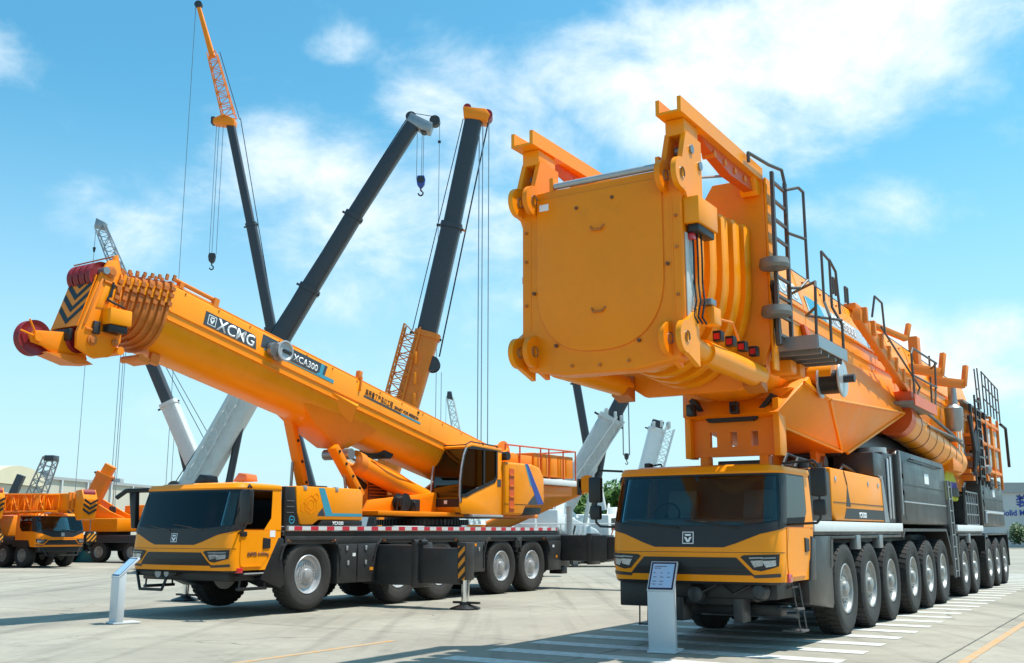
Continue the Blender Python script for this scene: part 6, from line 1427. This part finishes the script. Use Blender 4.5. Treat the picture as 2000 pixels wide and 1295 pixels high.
    MB().prism([(1.6, 1.5), (4.4, 1.5), (4.2, 1.75), (2.6, 2.5), (2.0, 2.45)], 'y', -2.5, -2.2).build('outrigger_leg', 'white', T, bevel=.04).location.x = -X
    for v in (-1.2, -.7): MB().cyl(R_(3.6, 1.4, v), R_(4.25, 4.6, v), .10, n=10).build('support_leg', 'offwhite', T)
    X, Y = 5.5, 66; R_ = rel(X, Y)
    T = up_crane('telescopic_crane', 'slim dark boom seen below the square boom head, leaning left', 'crane', X, Y, -.15, 'offwhite')
    boom_box(T, R_(5.5, 2.9), R_(4.87, 6.4), .85, .9, 'offwhite'); boom_box(T, R_(4.9, 6.2), R_(4.11, 11.1), .48, .52, 'bgdark'); boom_box(T, R_(4.14, 10.9), R_(3.0, 18.0), .40, .44, 'bgdark', lip=False)
    X, Y = 8.8, 75; R_ = rel(X, Y)
    T = up_crane('telescopic_crane', 'white crane with short stowed boom rising just above the giant crane cab roof', 'crane', X, Y, .1, 'white')
    boom_box(T, R_(8.8, 3.0), R_(10.45, 8.9), 1.05, 1.1, 'white'); boom_box(T, R_(10.35, 8.6), R_(10.6, 9.5), .8, .85, 'bgdark', lip=False)
    lattice(MB(), R_(9.6, 3.2, -.6), R_(11.35, 8.9, -.6), .65, .6, 12, .05, (0, 1, 0)).build('stowed_jib', 'white', T, kind='stuff')
    for a, c in ((10.2, 9.1), (10.75, 9.2), (11.3, 9.1), (9.9, 6.2)): MB().box(a - X - .09, a - X + .09, -.7, .5, c - .2, c + .3).build('jib_clamp', 'offwhite', T, bevel=.02)
    # orange knuckle arm behind the left crane's counterweight
    X, Y = -1.2, 40; R_ = rel(X, Y)
    T = up_crane('loader_crane', 'orange crane arm with round end reaching right below the counterweight railing', 'crane', X, Y, -1.9, 'white', L=7.5, axles=3, house=False)
    boom_box(T, R_(-.9, 1.75), R_(2.72, 3.36), .55, .58, 'oldorange', 'crane_arm', lip=False)
    MB().cyl(R_(2.86, 3.42, -.34), R_(2.86, 3.42, .34), .33, n=20).build('arm_knuckle', 'orange', T)
    MB().box(2.48 - X, 2.64 - X, -.34, .34, 3.0, 3.62).build('arm_band', 'darkgrey', T, bevel=.02)
    MB().cyl((-.1, 0, .9), (-.1, 0, 1.9), .4, n=16).build('arm_column', 'orange', T)
    MB().cyl(R_(2.2, 2.6, .3), R_(2.2, 1.3, .3), .12, n=10).build('support_leg', 'offwhite', T)
back_cranes()

# ------------------------------------------------------------------ parked truck cranes at the left edge
def parked_crane(loc, rz, label, boom_len, jib):
    T = empty('truck_crane', None, loc, rz); tag(T, label, 'crane', 'orange truck cranes parked at the left edge')
    carrier_cab(T, 1.28, 0.0, .95, 2.45, 1.75, 'orange', detail=False)
    MB().box(-1.25, 1.25, 1.9, 10.5, 1.05, 1.40).build('deck', 'darkgrey', T, bevel=.02); MB().box(-.5, .5, .3, 10.3, .6, 1.05).build('chassis_frame', 'black', T, bevel=.02)
    MB().box(-1.15, 1.15, .12, .35, .70, .95).build('bumper', 'black', T, bevel=.03)
    rail(T, [[(-1.0, .1, .9), (-.8, -.05, .55), (.8, -.05, .55), (1.0, .1, .9)]], .03, 'black', 'tow_step')
    for y in (1.25, 2.75, 6.6, 8.0):
        for sg in (1, -1): wheel(T, (sg * 1.02, y, .56), 'grey', sg < 0, .56)
    for sg in (1, -1):
        MB().prism([(.55, .95), (.7, 1.25), (1.8, 1.25), (1.95, .95)], 'x', sg * 1.0, sg * 1.29).build('wheel_arch', 'black', T)
    MB().box(-1.2, 1.2, 4.5, 8.5, 1.42, 2.4).build('slew_house', 'orange', T, bevel=.05)
    bm_ = MB().box(-.42, .42, -boom_len, 8.2, 2.66, 3.40).build('boom', 'orange', T, bevel=.06)
    for k in range(3): MB().box(-.46 + .04 * k, .46 - .04 * k, -boom_len - .2 * k - .1, -boom_len - .2 * k, 2.62 + .04 * k, 3.44 - .04 * k).build('boom_collar', 'oldorange', bm_, bevel=.02)
    e = -boom_len - .5
    hd = MB().prism([(e + .1, 2.5), (e + .1, 3.5), (e - .35, 3.55), (e - .55, 3.1), (e - .45, 2.2), (e - .1, 2.15)], 'x', -.38, .38).build('boom_head', 'orange', T, bevel=.03)
    for z in (3.36, 2.38): MB().cyl((-.30, e - .26, z), (.30, e - .26, z), .20, n=16).build('sheave', 'red', hd)
    f1 = Vector((0, e - .46, 2.35)); fu = Vector((0, -.10, .72)).normalized()
    for i in range(3):
        for sg in (1, -1):
            pts = [(0, .05 + .22 * i), (sg * .36, .25 + .22 * i), (sg * .36, .36 + .22 * i), (0, .16 + .22 * i)]
            plate(pts if sg > 0 else pts[::-1], f1, (1, 0, 0), fu, .02, .03).build('chevron', 'black', hd, smooth=False)
    if jib:
        lattice(MB(), (-.95, -boom_len + .5, 2.95), (-.95, 6.5, 2.95), .75, .95, 14, .05, (1, 0, 0)).build('stowed_jib', 'orange', T, kind='stuff')
        for y in (1.0, 4.0): MB().box(-1.0, -.4, y, y + .12, 2.55, 3.4).build('jib_bracket', 'oldorange', T, bevel=.02)
    hb = hook_block(T, .25, e - .3, 1.65, .7, 'black'); rope(T, .25, e - .3, 1.6, 2.3, .03)
    MB().box(.0, .5, e - .46, e - .44, 1.2, 1.55).build('hazard_plate', 'hazard', hb, smooth=False)
    return T
parked_crane((-21.0, 49.4, 0), math.radians(58), 'orange truck crane facing right, stowed lattice jib along its boom, left edge', .8, True)
parked_crane((-23.6, 46.6, 0), math.radians(58), 'second orange truck crane, cut off by the left picture edge', .2, True)

parked_crane((-24.6, 55.0, 0), math.radians(62), 'third orange truck crane, half hidden behind the two parked at the left edge', 1.4, True)

def left_extras():
    X, Y = -21.9, 58.0; R_ = rel(X, Y)
    T = up_crane('truck_crane', 'orange crane with short raised boom behind the parked truck cranes', 'crane', X, Y, 1.2, 'orange', L=8, axles=3)
    s = 58 / 50
    f = lambda x, z: R_(x * s, (z - 1.67) * s + 1.67)
    boom_box(T, f(-20.25, 2.5), f(-19.45, 4.3), .8, .85, 'oldorange'); boom_box(T, f(-19.5, 4.2), f(-19.22, 4.75), .6, .6, 'orange', lip=False)
    rope(T, -19.0 * s - X, 0, 2.6, 4.9, .03); hook_block(T, -19.0 * s - X, 0, 3.0, .6, 'black')
    X, Y = -34.0, 75; R_ = rel(X, Y)
    T = up_crane('lattice_crane', 'grey lattice boom end standing behind the parked cranes by the warehouse', 'crane', X, Y, .9, 'offwhite', L=8, axles=3)
    lattice(MB(), R_(-34.4, 2.9), R_(-33.2, 6.8), 1.1, .8, 7, .06, (0, 1, 0)).build('lattice_boom', 'steel', T, kind='stuff')
    MB().box(-33.5 - X, -32.8 - X, -.5, .5, 6.6, 7.0).build('boom_tip', 'bgdark', T, bevel=.05)
    MB().beam(R_(-36.0, 3.4), R_(-35.2, 5.6), .5, .5).build('boom_stub', 'bgdark', T, bevel=.03)
    # white truck
    X, Y = -21.4, 62.5
    T = empty('truck', None, (X, Y, 0), -.95); tag(T, 'white cab truck behind the left crane cab mirror', 'truck')
    MB().prism([(0, .7), (1.9, .7), (1.9, 2.75), (.45, 2.8), (.12, 1.8)], 'x', -1.2, 1.2).build('cab', 'white', T, bevel=.08)
    for sg in (1, -1): MB().prism([(.45, 1.75), (1.4, 1.75), (1.4, 2.45), (.62, 2.5)], 'x', sg * 1.201, sg * 1.208).build('door_window', 'black', T, smooth=False)
    MB().prism([(.125, 1.80), (.44, 2.68), (.42, 2.69), (.10, 1.8)], 'x', -1.1, 1.1).build('windscreen', 'black', T)
    MB().box(-1.15, 1.15, 2.0, 8.0, .95, 1.15).build('bed', 'darkgrey', T, bevel=.02); MB().box(-.4, .4, .2, 8.0, .55, .95).build('chassis', 'black', T)
    for y in (1.1, 5.6, 6.9):
        for sg in (1, -1): wheel(T, (sg * .98, y, .5), 'grey', sg < 0, .5)
    MB().lathe([(.9, 0), (1.0, .3), (1.0, .9), (.6, 1.3), (.35, 1.5), (0, 1.5)], (0, 3.6, 1.15), (0, 0, 1), 20).build('tank', 'orange', T)
    for x, y in ((-.8, 2.6), (.8, 2.6), (.8, 4.6), (-.8, 4.6)): MB().box(x - .08, x + .08, y - .08, y + .08, 1.15, 3.0).build('tank_post', 'orange', T)
    MB().box(-.9, .9, 2.5, 4.7, 3.0, 3.1).build('tank_deck', 'redpanel', T, bevel=.02)
    b = MB().prism([(-.75, 0), (.75, 0), (.62, 1.0), (-.62, 1.0)], 'y', -.5, .5).build('storage_box', 'cyan_box', None, bevel=.05); b.location = (-23.4, 58.6, 0); tag(b, 'turquoise plastic box on the ground beyond the parked truck cranes', 'box')
    MB().box(-.68, .68, -.53, .53, 1.0, 1.06).build('lid', 'cyan_box', b, bevel=.02)
left_extras()

# ------------------------------------------------------------------ buildings
def warehouse():
    p0 = Vector((-66.0, 118.0, 0)); p1 = Vector((-50.0, 256.0, 0)); d = (p1 - p0); Lw = d.length; rz = -math.atan2(d.x, d.y)
    T = empty('warehouse', None, p0, rz); tag(T, 'long cream warehouse with flat dark roof edge, far left background', 'building')
    MB().box(-45, 0, 0, Lw, 0, 8.6).build('wall', 'cream_wall', T, smooth=False)
    MB().box(-45.3, .3, -.3, Lw + .3, 8.602, 9.0).build('roof', 'roof_grey', T, smooth=False)
    n = 20
    for i in range(n + 1):
        y = Lw * i / n
        MB().box(.005, .30, y - .18, y + .18, 0, 8.6).build('pilaster', 'grey_wall', T, smooth=False)
        if i % 3 == 1: MB().box(-3.2, -2.0, y, y + 1.2, 9.0, 9.9).build('roof_vent', 'roof_grey', T, bevel=.05)
        if i < n and i % 4 == 2:
            MB().box(.005, .04, y + 1.2, y + Lw / n - 1.2, .0, 4.2).build('roller_door', 'grey_wall', T, smooth=False)
    B = empty('hall', None, (-92, 122, 0), 0); tag(B, 'hall with tan barrel roof above the parked cranes at the left edge', 'building')
    MB().box(0, 31.0, 0, 14, 0, 7.2).build('wall', 'cream_wall', B, smooth=False)
    pr = [(0 + 7 + 7.2 * math.cos(PI - PI * i / 14), 7.25 + 2.3 * math.sin(PI * i / 14)) for i in range(15)]
    MB().prism(pr, 'x', -.4, 31.4).build('roof', 'tan_roof', B)
    for k in range(9): MB().box(3.3 * k + 1.0, 3.3 * k + 1.25, -.12, -.005, 0, 7.1).build('pilaster', 'grey_wall', B, smooth=False)
    R2 = empty('factory', None, (50.6, 110, 0), -.05); tag(R2, 'grey factory hall with blue sign lettering at the right picture edge', 'building')
    MB().box(0, 60, 0, 30, 0, 5.6).build('wall', 'grey_wall', R2, smooth=False)
    MB().box(-.3, 60.3, -.25, 30.3, 5.602, 6.65).build('roof', 'roof_grey', R2, smooth=False)
    text('装', 1.35, 'blue', R2, (2.15, -.03, 4.25), (1, 0, 0), (0, 0, 1), name='sign_lettering', bold=.03)
    text('Solid M', .82, 'blue', R2, (.55, -.03, 3.25), (1, 0, 0), (0, 0, 1), name='sign_lettering', bold=.02)
    for k in range(10): MB().box(6 * k + 5, 6 * k + 5.2, -.10, -.005, 0, 5.6).build('pilaster', 'roof_grey', R2, smooth=False)
warehouse()

def barriers():
    for k in range(7):
        b = MB().prism([(-.3, 0), (.3, 0), (.12, .9), (-.12, .9)], 'x', -.7, .7).build('barrier', 'barrier', None, bevel=.03)
        b.location = (49.6 + 1.5 * k, 98 - .08 * k, 0); tag(b, ('leftmost', 'second', 'third', 'fourth', 'fifth', 'sixth', 'seventh')[k] + ' orange barrier in the row before the factory hedge, counted from the left', 'barrier', 'orange barriers by the factory')
        MB().box(-.6, .6, -.22, .22, .90, .96).build('top_bar', 'oldorange', b, bevel=.01)
barriers()

# ------------------------------------------------------------------ trees
def tree(loc, h, r, label, m='leaf', n=4200, cat='tree', name='broadleaf_tree', group=None, trunk=True, q=.30):
    T = empty(name, None, loc); tag(T, label, cat, group)
    rnd = random.Random(int(loc[0] * 100 + loc[1]))
    if trunk:
        tr = MB(); tr.cyl((0, 0, 0), (.1, 0, h * .5), .22 * h / 6, .12 * h / 6, 10)
        tr.build('trunk', 'bark', T)
        for k in range(6):
            a = 2 * PI * k / 6; MB().cyl((.08, 0, h * (.3 + .05 * k)), (r * .6 * math.cos(a), r * .6 * math.sin(a), h * (.55 + .06 * k)), .07, .03, 7).build('limb', 'bark', T)
    mb = MB(); cl = []
    for _ in range(26):
        a = rnd.uniform(0, 2 * PI); e = rnd.uniform(-.6, 1); rr = r * rnd.uniform(.45, .85) * math.sqrt(1 - .6 * e * e)
        cl.append((rr * math.cos(a), rr * math.sin(a), h * .62 + e * h * .34, r * rnd.uniform(.25, .48)))
    for _ in range(n):
        c = rnd.choice(cl); v = Vector((rnd.gauss(0, 1), rnd.gauss(0, 1), rnd.gauss(0, 1))).normalized() * c[3] * rnd.uniform(.65, 1.08)
        p = Vector(c[:3]) + v; p.z = max(p.z, .1)
        a = Vector((rnd.gauss(0, 1), rnd.gauss(0, 1), rnd.gauss(0, 1))).normalized(); b = a.orthogonal().normalized(); s = q * rnd.uniform(.5, 1)
        mb.add([p + a * s, p + b * s * .6, p - a * s, p - b * s * .6], [(0, 1, 2, 3)])
    mb.build('crown', m, T, smooth=False, kind='stuff')
    return T
for i, (x, y, h, r) in enumerate(((6.2, 92, 5.6, 2.4), (9.6, 90, 5.3, 2.3), (12.8, 93, 5.0, 2.3))):
    tree((x, y, 0), h, r, ['leafy green tree seen just left of the giant crane cab mirror', 'leafy green tree beyond the giant crane cab windscreen edge', 'leafy green tree hidden behind the giant crane cab'][i], group='trees beyond the yard')
for i in range(5):
    tree((50.5 + 2.6 * i, 104 - .2 * i, 0), 2.1, 1.5, ('leftmost', 'second', 'third', 'fourth', 'fifth')[i] + ' dark green shrub of the hedge before the grey factory, counted from the left', 'leaf_dark', 1500, 'shrub', 'hedge_shrub', 'shrubs before the factory', False, .22)
